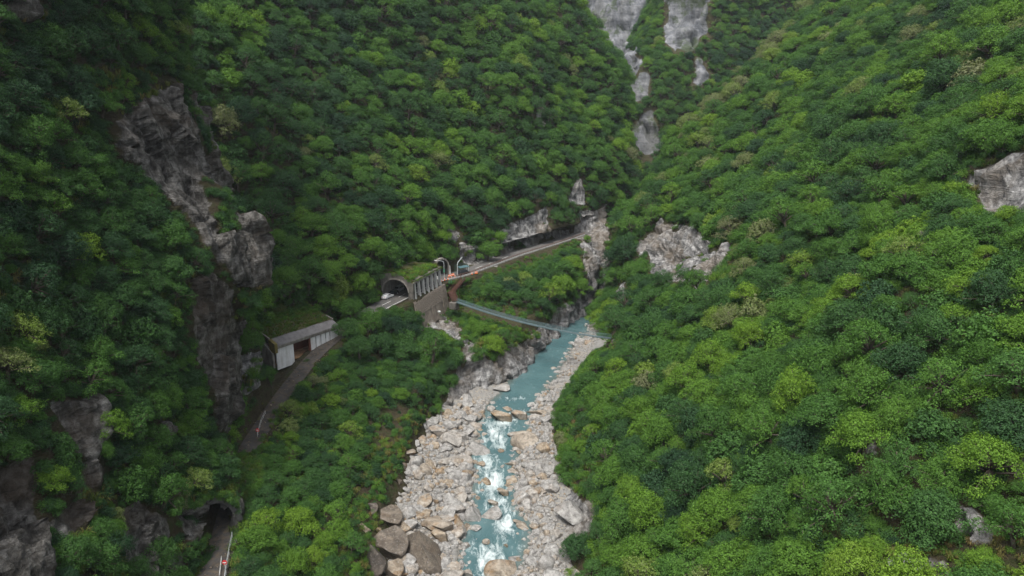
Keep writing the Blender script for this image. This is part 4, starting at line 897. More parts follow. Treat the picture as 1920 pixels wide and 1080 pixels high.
# the countless rest of the river stones: the larger ones are boulders, the others gravel
rg = np.random.default_rng(5); cand = []
while len(cand) < 2600:
    y = rg.uniform(98, 262); x = rg.uniform(-30, 42); q = np.array([[x, y, 0.]]); r_, _ = poly_dist(q, RIVER); ee = float(r_[0]-river_half(y)); u_, v_, _ = project(np.array([[x, y, 0.]]))
    if not in_poly(u_, v_, CLEAR['bed'][0])[0]: continue
    if ee < -2.5 and rg.random() > .04: continue
    if y > 182 and rg.random() > .35: continue
    if y > 176 and x < float(np.interp(y, [p[1] for p in RIVER], [p[0] for p in RIVER])): continue
    cand.append((x, y, ee))
size = .38+rg.pareto(2.6, len(cand))*.42; size = np.clip(size, .3, 2.1); big = np.argsort(-size)[:215]
bigset = set(big.tolist()); sites = {True: 'on the road side gravel bar', False: 'on the gravel bar across the river'}
for i in big:
    x, y, ee = cand[i]; s_ = size[i]; rc = np.interp(y, [p[1] for p in RIVER], [p[0] for p in RIVER]); t = float(rg.choice([.05, .15, .3, .45, .6, .78], p=[.30, .26, .2, .12, .08, .04]))
    if s_ > 1.2 and ee < 0: s_ *= .7
    o = link('boulder', (BOULDER+ANGULAR)[i % 14] if i % 5 else ROUND[i % 3], None, (x, y, bed_z(x, y)+s_*.22)); o.scale = (s_*rg.uniform(.8, 1.25), s_*rg.uniform(.75, 1.1), s_*rg.uniform(.5, .8)); o.rotation_euler = (rg.normal(0, .2), rg.normal(0, .2), rg.uniform(0, 6.28)); o['tint'] = t
    site = 'standing in the river' if ee < -1 else ('in the shallows under the river wall' if y > 182 else sites[bool(x < rc)]); cn = 'white grey' if t < .1 else 'pale grey' if t < .2 else 'grey tan' if t < .4 else 'tan' if t < .5 else 'rusty tan' if t < .7 else 'brown'
    site += ' beside the lowest rapid' if y < 113 else ' beside the turquoise pool' if y < 124 else ' beside the middle rapids' if y < 146 else ' beside the upper rapids' if y < 172 else ' upstream of the rapids'
    sz = 'metre sized' if s_ < .95 else 'chest high' if s_ < 1.3 else 'car sized'
    tag(o, f'{sz} {cn} boulder {site}', 'boulder', f'boulders {site}')
sp, sk, ss, st, sr = [], [], [], [], []
for i, (x, y, ee) in enumerate(cand):
    if i in bigset: continue
    sp.append((x, y, bed_z(x, y)+size[i]*.12)); sk.append(int(rg.integers(6))); ss.append(min(size[i], .85)); st.append(float(rg.choice([.05, .15, .3, .5, .8], p=[.34, .3, .2, .12, .04]))); sr.append(tuple(rg.uniform(0, 6.28, 3)))
n = 15000; xy = np.stack([rg.uniform(-30, 42, n), rg.uniform(98, 262, n), np.zeros(n)], 1); r_, _ = poly_dist(xy, RIVER); ee = r_-river_half(xy[:, 1])+fbm(xy, 7, 4, 71)*1.7; u_, v_, _ = project(xy)
ok = (ee > -.4) & in_poly(u_, v_, [(660, 1110), (720, 900), (790, 790), (835, 765), (905, 725), (985, 655), (1092, 580), (1125, 640), (1080, 700), (1045, 760), (1060, 880), (1080, 1110)]) & (fbm(xy, 6, 3, 77) > -.28) & ~((xy[:, 1] > 184) & (xy[:, 0] < np.interp(xy[:, 1], [p[1] for p in RIVER], [p[0] for p in RIVER]))); xy = xy[ok]
q = xy; r_, _ = poly_dist(q, RIVER); ee = r_-river_half(q[:, 1])+fbm(q, 7, 4, 71)*1.7
zz = wz(q[:, 1])+np.where(ee < 0, np.maximum(ee*.32, -1.3), np.minimum(ee*.16, .9)+np.clip(ee-7, 0, 30)*.02)+fbm(q, 3.0, 3, 72)*.22+fbm(q, 11, 3, 73)*.25
for i in range(len(q)):
    s_ = float(np.clip(.13+rg.pareto(3.2)*.16, .12, .55)); sp.append((q[i, 0], q[i, 1], zz[i]+s_*.2)); sk.append(int(rg.integers(6))); ss.append(s_); st.append(float(rg.choice([.02, .12, .22, .45, .8], p=[.36, .32, .16, .11, .05]))); sr.append(tuple(rg.uniform(0, 6.28, 3)))
# rubble on the abandoned road and at the cliff foot
for _ in range(190):
    k_ = rg.integers(8, len(OLD_P)-6); o_ = rg.normal(0, .8)*N_OLD; x, y = OLD_P[k_, :2]+OLD_S[k_]*o_; s_ = float(np.clip(.07+rg.pareto(3)*.07, .06, .35)); sp.append((x, y, OLD_P[k_, 2]+.05)); sk.append(int(rg.integers(6))); ss.append(s_); st.append(float(rg.choice([.6, .8, .9]))); sr.append(tuple(rg.uniform(0, 6.28, 3)))
scatter_object('gravel', sp, sk, ss, st, sr, PEBBLE, 'grey and tan river stones and gravel filling the bars between boulders', 'gravel')
# ------------------------------------------------------------------ built things
def hexa(mb, b4, t4):
    return mb.poly(list(b4)+list(t4), [(3, 2, 1, 0), (4, 5, 6, 7), (0, 1, 5, 4), (1, 2, 6, 5), (2, 3, 7, 6), (3, 0, 4, 7)])
# --- the arched rock gallery on the main road
GA = math.atan2(.948, .318); GL = 20.6
M['portal'] = plain('portal_concrete', (.135, .125, .112), .95, .4, .5, dirt=(.035, .034, .024))
g = tag(empty('rock_gallery', (-30.9, 202.8, 22.0), GA), 'concrete rock gallery with arched mouth, leaning columns and overgrown roof', 'gallery'); g.scale = (1, .94, .84)
def to_world(o, p): return o.matrix_basis @ Vector(p)
def headwall(y): return float(np.interp(y, [-.9, .3, 1.6, 3.2, 5.2, 7.5, 9.5, 11.8, 13], [6.1, 6.5, 7.4, 8.7, 9.4, 9.5, 9.3, 8.8, 8.4]))
def arch_z(y, y0=.9, y1=10.2, spring=2.6, rise=4.7):
    if y <= y0 or y >= y1: return -2.0
    t = (y-(y0+y1)/2)/((y1-y0)/2); return spring+rise*math.sqrt(max(0, 1-t*t))
mb = MB(); yv = sorted(set([-.9, .899, .901, 10.199, 10.201, 13]+list(np.linspace(.95, 10.15, 24))+[11, 12]))
for a, b in zip(yv[:-1], yv[1:]):
    za, zb = arch_z(a), arch_z(b); hexa(mb, [(-.6, a, za), (.5, a, za), (.5, b, zb), (-.6, b, zb)], [(-.6, a, headwall(a)), (.5, a, headwall(a)), (.5, b, headwall(b)), (-.6, b, headwall(b))])
pw = mb.build('portal_wall', M['portal'], g); pw['label'] = 'weathered grey headwall sweeping down to the eaves'
mb = MB()
for k in range(22):      # the arch ring
    a0, a1 = math.pi*k/22, math.pi*(k+1)/22; c = lambda t, r: (5.55-math.cos(t)*(4.65+r), 2.6+math.sin(t)*(4.7+r))
    p = [c(a0, -.02), c(a0, .42), c(a1, .42), c(a1, -.02)]; hexa(mb, [(-.85, y, z) for y, z in p], [(-.55, y, z) for y, z in p])
mb.build('arch_ring', M['concrete'], g)
mb = MB().box((GL/2, 10.6, 2.6), (GL-1.0, .5, 8.0)); mb.build('inner_wall', M['concrete'], g)
mb = MB(); mb.box((GL/2+.3, 5.0, 6.75), (GL-.6, 11.6, .6)); mb.build('roof_slab', M['concrete_dark'], g)
bm_ = MB(); bm_.box((GL/2, -.55, 6.15), (GL-.2, .75, .62)); bm_.build('eave_beam', M['concrete'], g, bevel=.06)
colm = MB(); hexa(colm, [(-.42, -1.2, -.4), (.42, -1.2, -.4), (.34, -.1, -.4), (-.34, -.1, -.4)], [(-.32, -.75, 5.9), (.32, -.75, 5.9), (.32, .0, 5.9), (-.32, .0, 5.9)]); cme = colm.mesh('column', M['concrete_pale'], bevel=.05)
for k in range(7): link('column', cme, g, (1.0+k*3.1, 0, 0))
mb = MB()
for k in range(6): mb.box((2.55+k*3.1, -.2, .35), (2.05, .35, .9))
mb.build('parapet', M['concrete'], g)
# soil and plants on the roof
xs_, ys_ = np.linspace(-.4, GL, 26), np.linspace(-.5, 14, 18); V = []
for x in xs_:
    for y in ys_: V.append((x, y, 7.0+max(0, headwall(y)-7.3)*max(0, 1-x/5)+.16*max(0, y)+.35*math.sin(x*1.1)*math.sin(y*.9)-(.35 if y < 0 else 0)))
soil = NT('roof_soil'); M['soil'] = soil.finish(soil.ramp(soil.noise(soil.pos(), .8, 6, .7), [(.3, (.03, .026, .014)), (.5, (.06, .055, .022)), (.7, (.05, .075, .02))]), .95)
so = link('roof_soil', mesh_np('roof_soil', V, grid_faces(26, 18), [M['soil']], smooth=True), g)
bpy.context.view_layer.update()
def plant_on(o, pts_, size, tuft, tlo, thi):
    for p in pts_:
        q = np.array(o.matrix_world @ Vector(p))
        if rng.random() < tuft: gp.append(q[None]); gk.append([int(rng.integers(2))]); gs.append([size*rng.uniform(.7, 1.4)]); gt.append([rng.uniform(tlo, thi)]); gr.append([[0, 0, rng.uniform(0, 6.28)]])
        else: pts.append(q[None]); kk.append([int(rng.integers(3))]); sc.append([size*rng.uniform(.6, 1.3)]); ti.append([rng.uniform(tlo+.12, thi+.05)]); ro.append([[0, 0, rng.uniform(0, 6.28)]])
plant_on(g, [(rng.uniform(0, GL-.5), rng.uniform(-.2, 14), 7.1+rng.uniform(0, .4)) for _ in range(520)], 1.0, .5, .25, .75)
plant_on(g, [(rng.uniform(-.3, 5), rng.uniform(3, 13), 8.6) for _ in range(90)], 1.1, .4, .3, .7)
plant_on(g, [(rng.uniform(-.6, .5), y, headwall(y)) for y in np.linspace(-.5, 12.8, 46)], .6, .45, .25, .7)
plant_on(g, [(x, -.75+rng.uniform(-.15, .3), 6.5) for x in np.linspace(.3, GL, 60)], .55, .6, .25, .7)
# masonry wall that carries the gallery
w = tag(empty('retaining_wall', (-30.9, 202.8, 22.0), GA), 'tall pinkish masonry retaining wall under the gallery columns', 'wall')
mb = MB(); hexa(mb, [(-1.5, -3.0, -10), (GL+1.5, -3.0, -10), (GL+1.5, 1.0, -10), (-1.5, 1.0, -10)], [(-1.5, -1.35, -.42), (GL+1.5, -1.35, -.42), (GL+1.5, 1.0, -.42), (-1.5, 1.0, -.42)]); mb.build('wall_face', M['masonry'], w)
pil = MB(); hexa(pil, [(-.45, -3.2, -10), (.45, -3.2, -10), (.55, -2.6, -10), (-.55, -2.6, -10)], [(-.4, -1.5, -.6), (.4, -1.5, -.6), (.45, -1.0, -.6), (-.45, -1.0, -.6)]); pme = pil.mesh('pilaster', M['masonry'], bevel=.05)
for k in range(3): link('pilaster', pme, w, (1.6+k*8.4, 0, 0))
blk = MB().box((0, 0, 0), (1.5, .22, .55)).mesh('stone_block', M['masonry'], bevel=.06)
for r in range(7):
    for c in range(12):
        z = -1.05-r*.62; y = -1.38-(-z-.42)*.172; o = link('stone_block', blk, w, (-.4+c*1.72+(r % 2)*.8, y, z)); o.rotation_euler = (-.17, 0, random.Random(r*31+c).uniform(-.03, .03))
# --- road tunnel mouth in the hillside
def vault(parent, half, spring, rise, depth, mat, ring_mat, ring=.45, rough=0.0, seed=3, proud=.5):
    """parent's -x axis runs into the hill"""
    n, m = 20, max(6, int(depth/1.2)); V = []; rgv = random.Random(seed)
    prof = [(-half, -.4), (-half, spring*.5)]+[(-half*math.cos(math.pi*k/n), spring+rise*math.sin(math.pi*k/n)) for k in range(n+1)]+[(half, spring*.5), (half, -.4)]
    for j in range(m+1):
        for (y, z) in prof:
            f = 1+rough*rgv.uniform(-1, 1); V.append((proud*.8-depth*j/m, y*f, z*f if z > 0 else z))
    link('lining', mesh_np('lining', V, grid_faces(m+1, len(prof)), [mat]), parent)
    mb = MB(); b4 = [(-depth, -half*1.3, -.4), (-depth-.3, -half*1.3, -.4), (-depth-.3, half*1.3, -.4), (-depth, half*1.3, -.4)]; hexa(mb, b4, [(x, y, spring+rise+.6) for x, y, z in b4]); mb.build('end_wall', mat, parent)
    mb = MB()
    for (y0, z0), (y1, z1) in zip(prof[:-1], prof[1:]):
        def out(y, z, f=1.0): 
            dz = max(0, z-spring); l = math.hypot(y, dz) or 1; return (y+ring*y/l*(1+rough*rgv.uniform(-2, 4)), z+ring*dz/l*(1+rough*rgv.uniform(-2, 4)))
        a, b = out(y0, z0), out(y1, z1); p = [(y0, z0), a, b, (y1, z1)]; hexa(mb, [(-.6, y, z) for y, z in p], [(proud, y, z) for y, z in p])
    mb.build('arch_ring', ring_mat, parent)
tn = tag(empty('tunnel_portal', tuple(PORTAL+np.array([PORTAL_F[0], PORTAL_F[1], 0])*1.2), math.atan2(PORTAL_F[1], PORTAL_F[0])), 'dark arched road tunnel mouth in the hillside beside the lamp post', 'tunnel')
vault(tn, 2.5, 3.0, 2.9, 14, M['concrete_dark'], M['concrete'], .55)
mb = MB(); hexa(mb, [(-.5, 2.9, -.3), (.7, 2.9, -.3), (.7, 3.5, -.3), (-.5, 3.5, -.3)], [(-.5, 2.9, 3.2), (.3, 2.9, 3.2), (.3, 3.5, 3.2), (-.5, 3.5, 3.2)]); mb.build('wing_wall', M['concrete_pale'], tn)
cv = tag(empty('old_tunnel', tuple(CAVE+np.array([CAVE_F[0], CAVE_F[1], 0])*1.0), math.atan2(CAVE_F[1], CAVE_F[0])), 'rough rock tunnel mouth of the abandoned road, like a cave', 'tunnel')
vault(cv, 2.75, 2.4, 3.0, 16, plain('rock_cave', (.10, .095, .09), .95, .4, .6, dirt=(.03, .03, .028), bump=.5), plain('cave_lip', (.085, .082, .082), .95, .5, .6, dirt=(.03, .028, .026), bump=.5), .8, .22, 9, .5)
bpy.context.view_layer.update()
plant_on(cv, [(rng.uniform(-.5, .9), -3.6*math.cos(a), 2.3+4.0*math.sin(a)+rng.uniform(-.2, .6)) for a in np.linspace(.1, 3.05, 60)], .75, .35, .1, .5)
# spur from the road to the tunnel
a_, b_ = Vector((-23.5, 229.5, 22.04)), Vector(PORTAL)+Vector((PORTAL_F[0], PORTAL_F[1], 0))*1.0; dd = (b_-a_); s_ = Vector((dd.y, -dd.x, 0)).normalized()*2.3
tag(MB().poly([a_+s_*1.6, a_-s_*1.6, b_-s_+Vector((0, 0, .06)), b_+s_+Vector((0, 0, .06))], [(0, 1, 2, 3)]).build('tunnel_road', M['asphalt']), 'short asphalt lane leading into the hillside tunnel', 'road', kind='structure')
# lane lines
def line_strip(name, P, S, k0, k1, off, width, dash, lab):
    mb = MB()
    for k in range(k0, k1):
        if dash and (k % dash) >= dash/2: continue
        p0, p1 = P[k], P[k+1]; q = []
        for pp, ss_ in ((p0, S[k]), (p1, S[k+1])):
            for w_ in (-width/2, width/2): q.append((pp[0]+ss_[0]*(off+w_), pp[1]+ss_[1]*(off+w_), pp[2]+.036))
        mb.poly([q[0], q[1], q[3], q[2]], [(0, 1, 2, 3)])
    tag(mb.build(name, M['white_paint']), lab, 'road marking', kind='structure')
line_strip('lane_line', MAIN_P, MAIN_S, 2, 46, 2.9, .16, 0, 'white edge line along the river side of the road')
line_strip('centre_line', MAIN_P, MAIN_S, 2, 60, 0.0, .14, 6, 'broken white line along the middle of the road')
# --- the old rock shed
SA = math.atan2(.825, .567); sh = tag(empty('rock_shed', (-59.2, 161.2, 16.9), SA), 'white walled rock shed with slit windows and grass grown roof', 'shed'); SLN = 20.0
def wall_bits(mb, x0, x1, z0, z1): mb.box(((x0+x1)/2, 0, (z0+z1)/2), (x1-x0, .4, z1-z0))
M['shed_wall'] = plain('shed_wall', (.60, .61, .62), .9, .1, .5, dirt=(.36, .35, .33))
mb = MB(); wall_bits(mb, 0, 5.2, -1.5, 4.1); mb.build('wall_panel', M['shed_wall'], sh)
slits = [12.4, 14.1, 15.7, 17.2]; xa = 10.6
for k, s0 in enumerate(slits+[SLN]):
    mb = MB(); wall_bits(mb, xa, s0-.17 if k < 4 else s0, -1.5, 4.1); mb.build('wall_panel', M['shed_wall'], sh); xa = s0+.17
for k, s0 in enumerate(slits): mb = MB().box((s0, .05, .3+.12*k), (.34, .28, 3.1+.24*k)); mb.build('window_sill', M['concrete_pale'], sh)
mb = MB().box((10.35, -.05, 2.0), (.5, .55, 4.2)); dj = mb.build('door_jamb', M['brown_paint'], sh); dj['label'] = 'red brown painted jamb of the opening'
MB().box((SLN/2, 5.0, 2.0), (SLN, .4, 7)).build('back_wall', M['brown_paint'], sh)
MB().box((SLN/2, 2.6, -.25), (SLN, 5, .3)).build('floor_slab', plain('shed_floor', (.28, .17, .095), .95, .4, .8), sh)
mb = MB(); hexa(mb, [(-.3, -.55, 4.1), (SLN+.3, -.55, 4.1), (SLN+.3, .45, 4.1), (-.3, .45, 4.1)], [(-.3, -.7, 4.95), (SLN+.3, -.7, 4.95), (SLN+.3, .45, 4.95), (-.3, .45, 4.95)]); mb.build('fascia_beam', M['concrete'], sh, bevel=.04)
mb = MB(); hexa(mb, [(-.2, -.6, 4.97), (SLN+.2, -.6, 4.97), (SLN+.2, 2.2, 5.0), (-.2, 2.2, 5.0)], [(-.2, -.6, 5.05), (SLN+.2, -.6, 5.05), (SLN+.2, 2.2, 6.25), (-.2, 2.2, 6.25)]); mb.build('roof_apron', plain('roof_apron', (.15, .145, .15), .9, .25, .8, dirt=(.09, .085, .08)), sh)
MB().box((SLN/2, 4.0, 5.15), (SLN, 4.0, .5)).build('roof_slab', M['concrete_dark'], sh)
mb = MB(); hexa(mb, [(-.75, -.75, 3.2), (.1, -.75, 3.2), (.1, 1.4, 3.2), (-.75, 1.4, 3.2)], [(-.75, -.75, 5.6), (.1, -.75, 5.6), (.1, 1.6, 6.5), (-.75, 1.6, 6.5)]); o = mb.build('end_block', plain('mossy_block', (.14, .115, .035), .95, .4, 1.0, dirt=(.05, .045, .02)), sh); o['label'] = 'mossy yellow brown block at the roof corner'
mb = MB(); hexa(mb, [(-.9, .3, -1), (-.3, .3, -1), (-.3, 5.2, -1), (-.9, 5.2, -1)], [(-.9, .3, 3.2), (-.3, .3, 3.2), (-.3, 5.2, 6.0), (-.9, 5.2, 6.0)]); mb.build('end_wall', M['concrete'], sh)
mb = MB().bar((-.5, 1.4, 6.6), (-.5, 6.0, 8.0), .32, .28).bar((SLN+.1, 1.6, 6.4), (SLN-.1, 4.0, 7.1), .3, .25); mb.build('coping', M['concrete'], sh)
V = [(x, y, 6.2+(y-2)*.34+.2*math.sin(x*.8)*math.sin(y)) for x in np.linspace(-.1, SLN, 22) for y in np.linspace(2.0, 13, 12)]
link('roof_soil', mesh_np('roof_soil', V, grid_faces(22, 12), [M['soil']], smooth=True), sh)
bpy.context.view_layer.update()
for _ in range(1100):
    x, y = rng.uniform(.2, SLN-.3), 2.2+9.5*rng.random(); plant_on(sh, [(x, y, 6.2+(y-2)*.34)], .45 if y < 7 else .7, .8 if y < 7 else .35, .25, .62)
# --- suspension footbridge with stairs
BL, BR = Vector(at(857, 566, z=18.2)), Vector(at(1146, 634, z=12.4)); br = tag(empty('suspension_bridge', tuple(BL)), 'long teal steel suspension footbridge sagging across the river', 'bridge')
NB = 64; axis = (BR-BL); side = Vector((axis.y, -axis.x, 0)).normalized()*-1
def deck_pt(t): p = axis*t; return Vector((p.x, p.y, p.z-1.6*4*t*(1-t)))
mb = MB()
for k in range(NB):
    a, b = deck_pt(k/NB), deck_pt((k+1)/NB); mb.bar(a, b, .9, .09)
mb.build('deck', M['deck'], br)
for sgn in (-1, 1):
    mb = MB(); o_ = side*.43*sgn
    for h, r in ((1.1, .045), (.8, .024), (.5, .024), (.2, .024)): mb.tube([deck_pt(k/NB)+o_+Vector((0, 0, h)) for k in range(NB+1)], r, 4)
    mb.build('hand_cable', M['teal_steel'], br); mb = MB()
    for k in range(NB+1): p = deck_pt(k/NB)+o_; mb.bar(p, p+Vector((0, 0, 1.12)), .032)
    for k in range(NB): p, q = deck_pt(k/NB)+o_, deck_pt((k+1)/NB)+o_; mb.bar(p+Vector((0, 0, .1)), q+Vector((0, 0, 1.05)), .018); mb.bar(p+Vector((0, 0, 1.05)), q+Vector((0, 0, .1)), .018)
    mb.build('side_mesh', M['teal_steel'], br)
    mb = MB().tube([deck_pt(k/NB)+side*.4*sgn+Vector((0, 0, -.16)) for k in range(NB+1)], .07, 5); mb.build('main_cable', M['teal_steel'], br)
tag(MB().box((0, 0, -1.4), (2.4, 2.4, 2.2), math.atan2(axis.y, axis.x)).build('bridge_anchor', M['concrete_dark'], None, bevel=.1, loc=tuple(BL-axis.normalized()*1.2)), 'concrete anchor block holding the footbridge below the stairs', 'anchor block')
tag(MB().box((0, 0, -1.2), (1.8, 1.8, 1.8), math.atan2(axis.y, axis.x)).build('bridge_anchor', M['concrete_dark'], None, bevel=.1, loc=tuple(BR+axis.normalized()*1.2)), 'concrete anchor block under trees across the river', 'anchor block')
S0, S1, S2 = Vector(at(869, 523, z=22.0)), Vector(at(846, 549, z=19.6)), BL+Vector((-.6, .6, .1))
stp = tag(empty('footbridge_stairs', tuple(S2)), 'rust brown steel stairway from the road down to the footbridge', 'stairs')
for (a, b, wd) in ((S0, S1, 1.6), (S1, S2, 1.8)):
    a, b = a-S2, b-S2; d = b-a; sd = Vector((d.y, -d.x, 0)).normalized()*wd/2; nst = int(d.length/.35)
    for sg in (-1, 1): MB().bar(a+sd*sg, b+sd*sg, .12, .35).build('stringer', M['rust'], stp)
    tread = MB().box((0, 0, 0), (wd, .3, .06), math.atan2(sd.y, sd.x)).mesh('tread', M['rust'])
    for k in range(nst+1): link('tread', tread, stp, tuple(a+d*(k/nst)+Vector((0, 0, .12))))
    for sg in (-1, 1):
        mb = MB().bar(a+sd*sg+Vector((0, 0, 1.15)), b+sd*sg+Vector((0, 0, 1.15)), .09).bar(a+sd*sg+Vector((0, 0, .65)), b+sd*sg+Vector((0, 0, .65)), .06)
        for k in range(0, nst+1, 2): p = a+d*(k/nst)+sd*sg; mb.bar(p, p+Vector((0, 0, 1.15)), .06)
        mb.build('handrail', M['rust'], stp)
MB().box(tuple(S1-S2), (2.1, 2.1, .14), .8).build('landing', M['rust'], stp)
mb = MB()
for p in (S1-S2, (S0+S1)/2-S2): 
    for q in (-.7, .7): mb.bar(p+Vector((q, 0, 0)), p+Vector((q, 0, -5)), .16)
mb.build('support', M['rust'], stp)
# --- railing along the road
k0 = int(np.argmin(np.hypot(MAIN_P[:, 0]+22, MAIN_P[:, 1]-226))); k1 = int(np.argmin(np.hypot(MAIN_P[:, 0]-30, MAIN_P[:, 1]-303)))
edge = [Vector((MAIN_P[k, 0]+MAIN_S[k, 0]*3.3, MAIN_P[k, 1]+MAIN_S[k, 1]*3.3, MAIN_P[k, 2])) for k in range(k0, k1+1)]; org = edge[0]
rl = tag(empty('road_railing', tuple(org)), 'rusty red railing on a low kerb along the road edge', 'railing')
pm = MB().box((0, 0, .5), (.14, .14, 1.05)).mesh('post', M['rail_rust'])
for k in range(0, len(edge), 1): link('post', pm, rl, tuple(edge[k]-org))
for h, w_, mt, nm in ((1.0, .12, 'rail_rust', 'rail'), (.62, .10, 'rail_rust', 'rail'), (.16, .38, 'concrete_pale', 'kerb')):
    mb = MB()
    for a, b in zip(edge[:-1], edge[1:]): mb.bar(a-org+Vector((0, 0, h)), b-org+Vector((0, 0, h)), w_, w_ if nm == 'rail' else .34)
    mb.build(nm, M[mt], rl)
mb = MB()
for a, b in zip(edge[:-1], edge[1:]): s_ = (b-a).cross(Vector((0, 0, 1))).normalized()*.1; mb.bar(a-org+s_+Vector((0, 0, -.7)), b-org+s_+Vector((0, 0, -.7)), .5, 1.3)
mb.build('edge_slab', M['concrete'], rl)
# --- things at the road junction
lp = tag(empty('street_lamp', at(833, 521, z=22.03)), 'white street lamp with curved arm and green panel by the tunnel', 'lamp')
MB().tube([(0, 0, 0), (0, 0, 5.2), (-.15, 0, 5.7), (-.5, 0, 5.95), (-2.6, 0, 6.2)], [.13, .10, .09, .08, .06], 8).build('pole', M['galvanised'], lp)
MB().box((-2.9, 0, 6.2), (.9, .28, .14)).build('lamp_head', M['white_paint'], lp, bevel=.03); MB().box((0, -.16, 2.6), (.5, .06, 1.3)).build('green_panel', M['green_paint'], lp)
sb = tag(empty('sign_board', at(822, 526, z=22.03), .3), 'white notice board standing at the gallery exit', 'sign'); MB().box((0, 0, 1.0), (1.5, .08, 1.1)).build('board', M['white_paint'], sb)
for sg in (-.6, .6): MB().box((sg, .08, .5), (.08, .08, 1.0)).build('leg', M['galvanised'], sb)
st_ = at(868, 514, z=22.0); shl = tag(empty('road_shelter', st_, .65), 'steel shelter with tall bent posts and green netting beside the road', 'shelter')
MB().tube([(-2.9, -1, 0), (-2.9, -1, 4.1), (-2.6, -.8, 4.7), (.6, 1.2, 5.9)], .15, 8).build('bent_post', M['galvanised'], shl); MB().tube([(2.9, .8, 0), (2.9, .8, 3.0), (2.6, .9, 3.4)], .14, 8).build('post', M['galvanised'], shl)
mb = MB()
for k in range(15): mb.bar((-2.8+k*.4, .9, .2), (-2.8+k*.4, .9, 3.9), .05)
for k in range(9): mb.bar((-2.8, .9, .3+k*.44), (2.8, .9, .3+k*.44), .05)
mb.build('net_panel', M['net'], shl); mb = MB(); hexa(mb, [(-1.9, -1.2, 2.55), (2.1, -1.2, 2.55), (2.1, .8, 2.8), (-1.9, .8, 2.8)], [(-1.9, -1.2, 2.68), (2.1, -1.2, 2.68), (2.1, .8, 2.93), (-1.9, .8, 2.93)]); mb.build('canopy', M['teal_steel'], shl)
for sg in (-1.7, 1.9): MB().box((sg, .6, 1.35), (.12, .12, 2.7)).build('canopy_post', M['galvanised'], shl)
MB().box((.2, .55, .5), (3.2, .5, .12)).build('bench', M['timber'], shl)
# cars
def make_car(name, loc, rz, mat, label, van=False):
    c = tag(empty(name, loc, rz), label, 'car'); L, W_ = 4.3, 1.74
    prof = [(-2.15, .35), (-2.15, .85), (-1.95, 1.0), (-1.55, 1.38), (-1.0, 1.5), (.35, 1.48), (1.0, .98), (1.95, .82), (2.13, .62), (2.13, .35)] if not van else [(-2.2, .35), (-2.2, 1.5), (-2.05, 1.85), (1.0, 1.85), (1.6, 1.15), (2.15, 1.0), (2.2, .35)]
    n = len(prof); ins = [0 if z < .95 else .17*(z-.95)/.55 for _, z in prof]
    P = [(x, -W_/2+i_, z) for (x, z), i_ in zip(prof, ins)]+[(x, W_/2-i_, z) for (x, z), i_ in zip(prof, ins)]
    mb = MB().poly(P, [tuple(range(n-1, -1, -1)), tuple(range(n, 2*n))]+[(i, (i+1) % n, n+(i+1) % n, n+i) for i in range(n)]); mb.build('body', mat, c, bevel=.05)
    wl = MB()
    for sg in (-1, 1):
        pts4 = [(-1.5, 1.02), (-1.3, 1.36), (.25, 1.37), (.75, 1.02)] if not van else [(-1.9, 1.1), (-1.9, 1.65), (.9, 1.65), (1.35, 1.15)]
        q = [(x, sg*(W_/2-(.17*(z-.95)/.55)+.012), z) for x, z in pts4]; wl.poly(q, [(0, 1, 2, 3)])
    wl.build('side_window', M['glass'], c)
    f0, f1 = ((.42, 1.46), (.96, 1.03)) if not van else ((1.05, 1.8), (1.55, 1.2)); MB().poly([(f0[0]+.03, -.62, f0[1]), (f0[0]+.03, .62, f0[1]), (f1[0]+.03, .72, f1[1]), (f1[0]+.03, -.72, f1[1])], [(0, 1, 2, 3)]).build('windscreen', M['glass'], c)
    b0, b1 = ((-1.2, 1.47), (-1.88, 1.06)) if not van else ((-2.12, 1.72), (-2.22, 1.2)); MB().poly([(b0[0]-.03, -.6, b0[1]+.02), (b0[0]-.03, .6, b0[1]+.02), (b1[0]-.03, .7, b1[1]+.02), (b1[0]-.03, -.7, b1[1]+.02)], [(0, 1, 2, 3)]).build('rear_window', M['glass'], c)
    ty = MB().tube([(0, -.1, 0), (0, .1, 0)], .32, 14).mesh('tyre', M['rubber']); rm = MB().tube([(0, -.112, 0), (0, .112, 0)], .19, 10).mesh('rim', M['galvanised'])
    for x in (-1.35, 1.35):
        for sg in (-1, 1):
            o = link('wheel', ty, c, (x, sg*(W_/2-.1), .32)); link('rim', rm, o)
    for sg in (-.6, .6): MB().box((2.12, sg, .68), (.1, .34, .16)).build('headlight', M['lamp_glass'], c); MB().box((-2.15, sg, .82), (.06, .3, .16)).build('tail_light', M['red'], c)
    return c
def on_main(u, v, z=22.05): return at(u, v, z=z)
make_car('parked_car', on_main(727, 559, 21.9), GA-.15, M['car_white'], 'white car just outside the arched gallery mouth'); make_car('parked_car', on_main(737, 553), GA+math.pi, M['car_dark'], 'dark car entering the gallery behind the white one'); make_car('parked_car', on_main(748, 546), GA+math.pi, M['car_grey'], 'silver car inside the gallery behind the dark one', True)
make_car('parked_car', (st_[0]+.3, st_[1]-1.2, 22.04), .9, M['car_dark'], 'black car parked under the roadside shelter canopy', True)
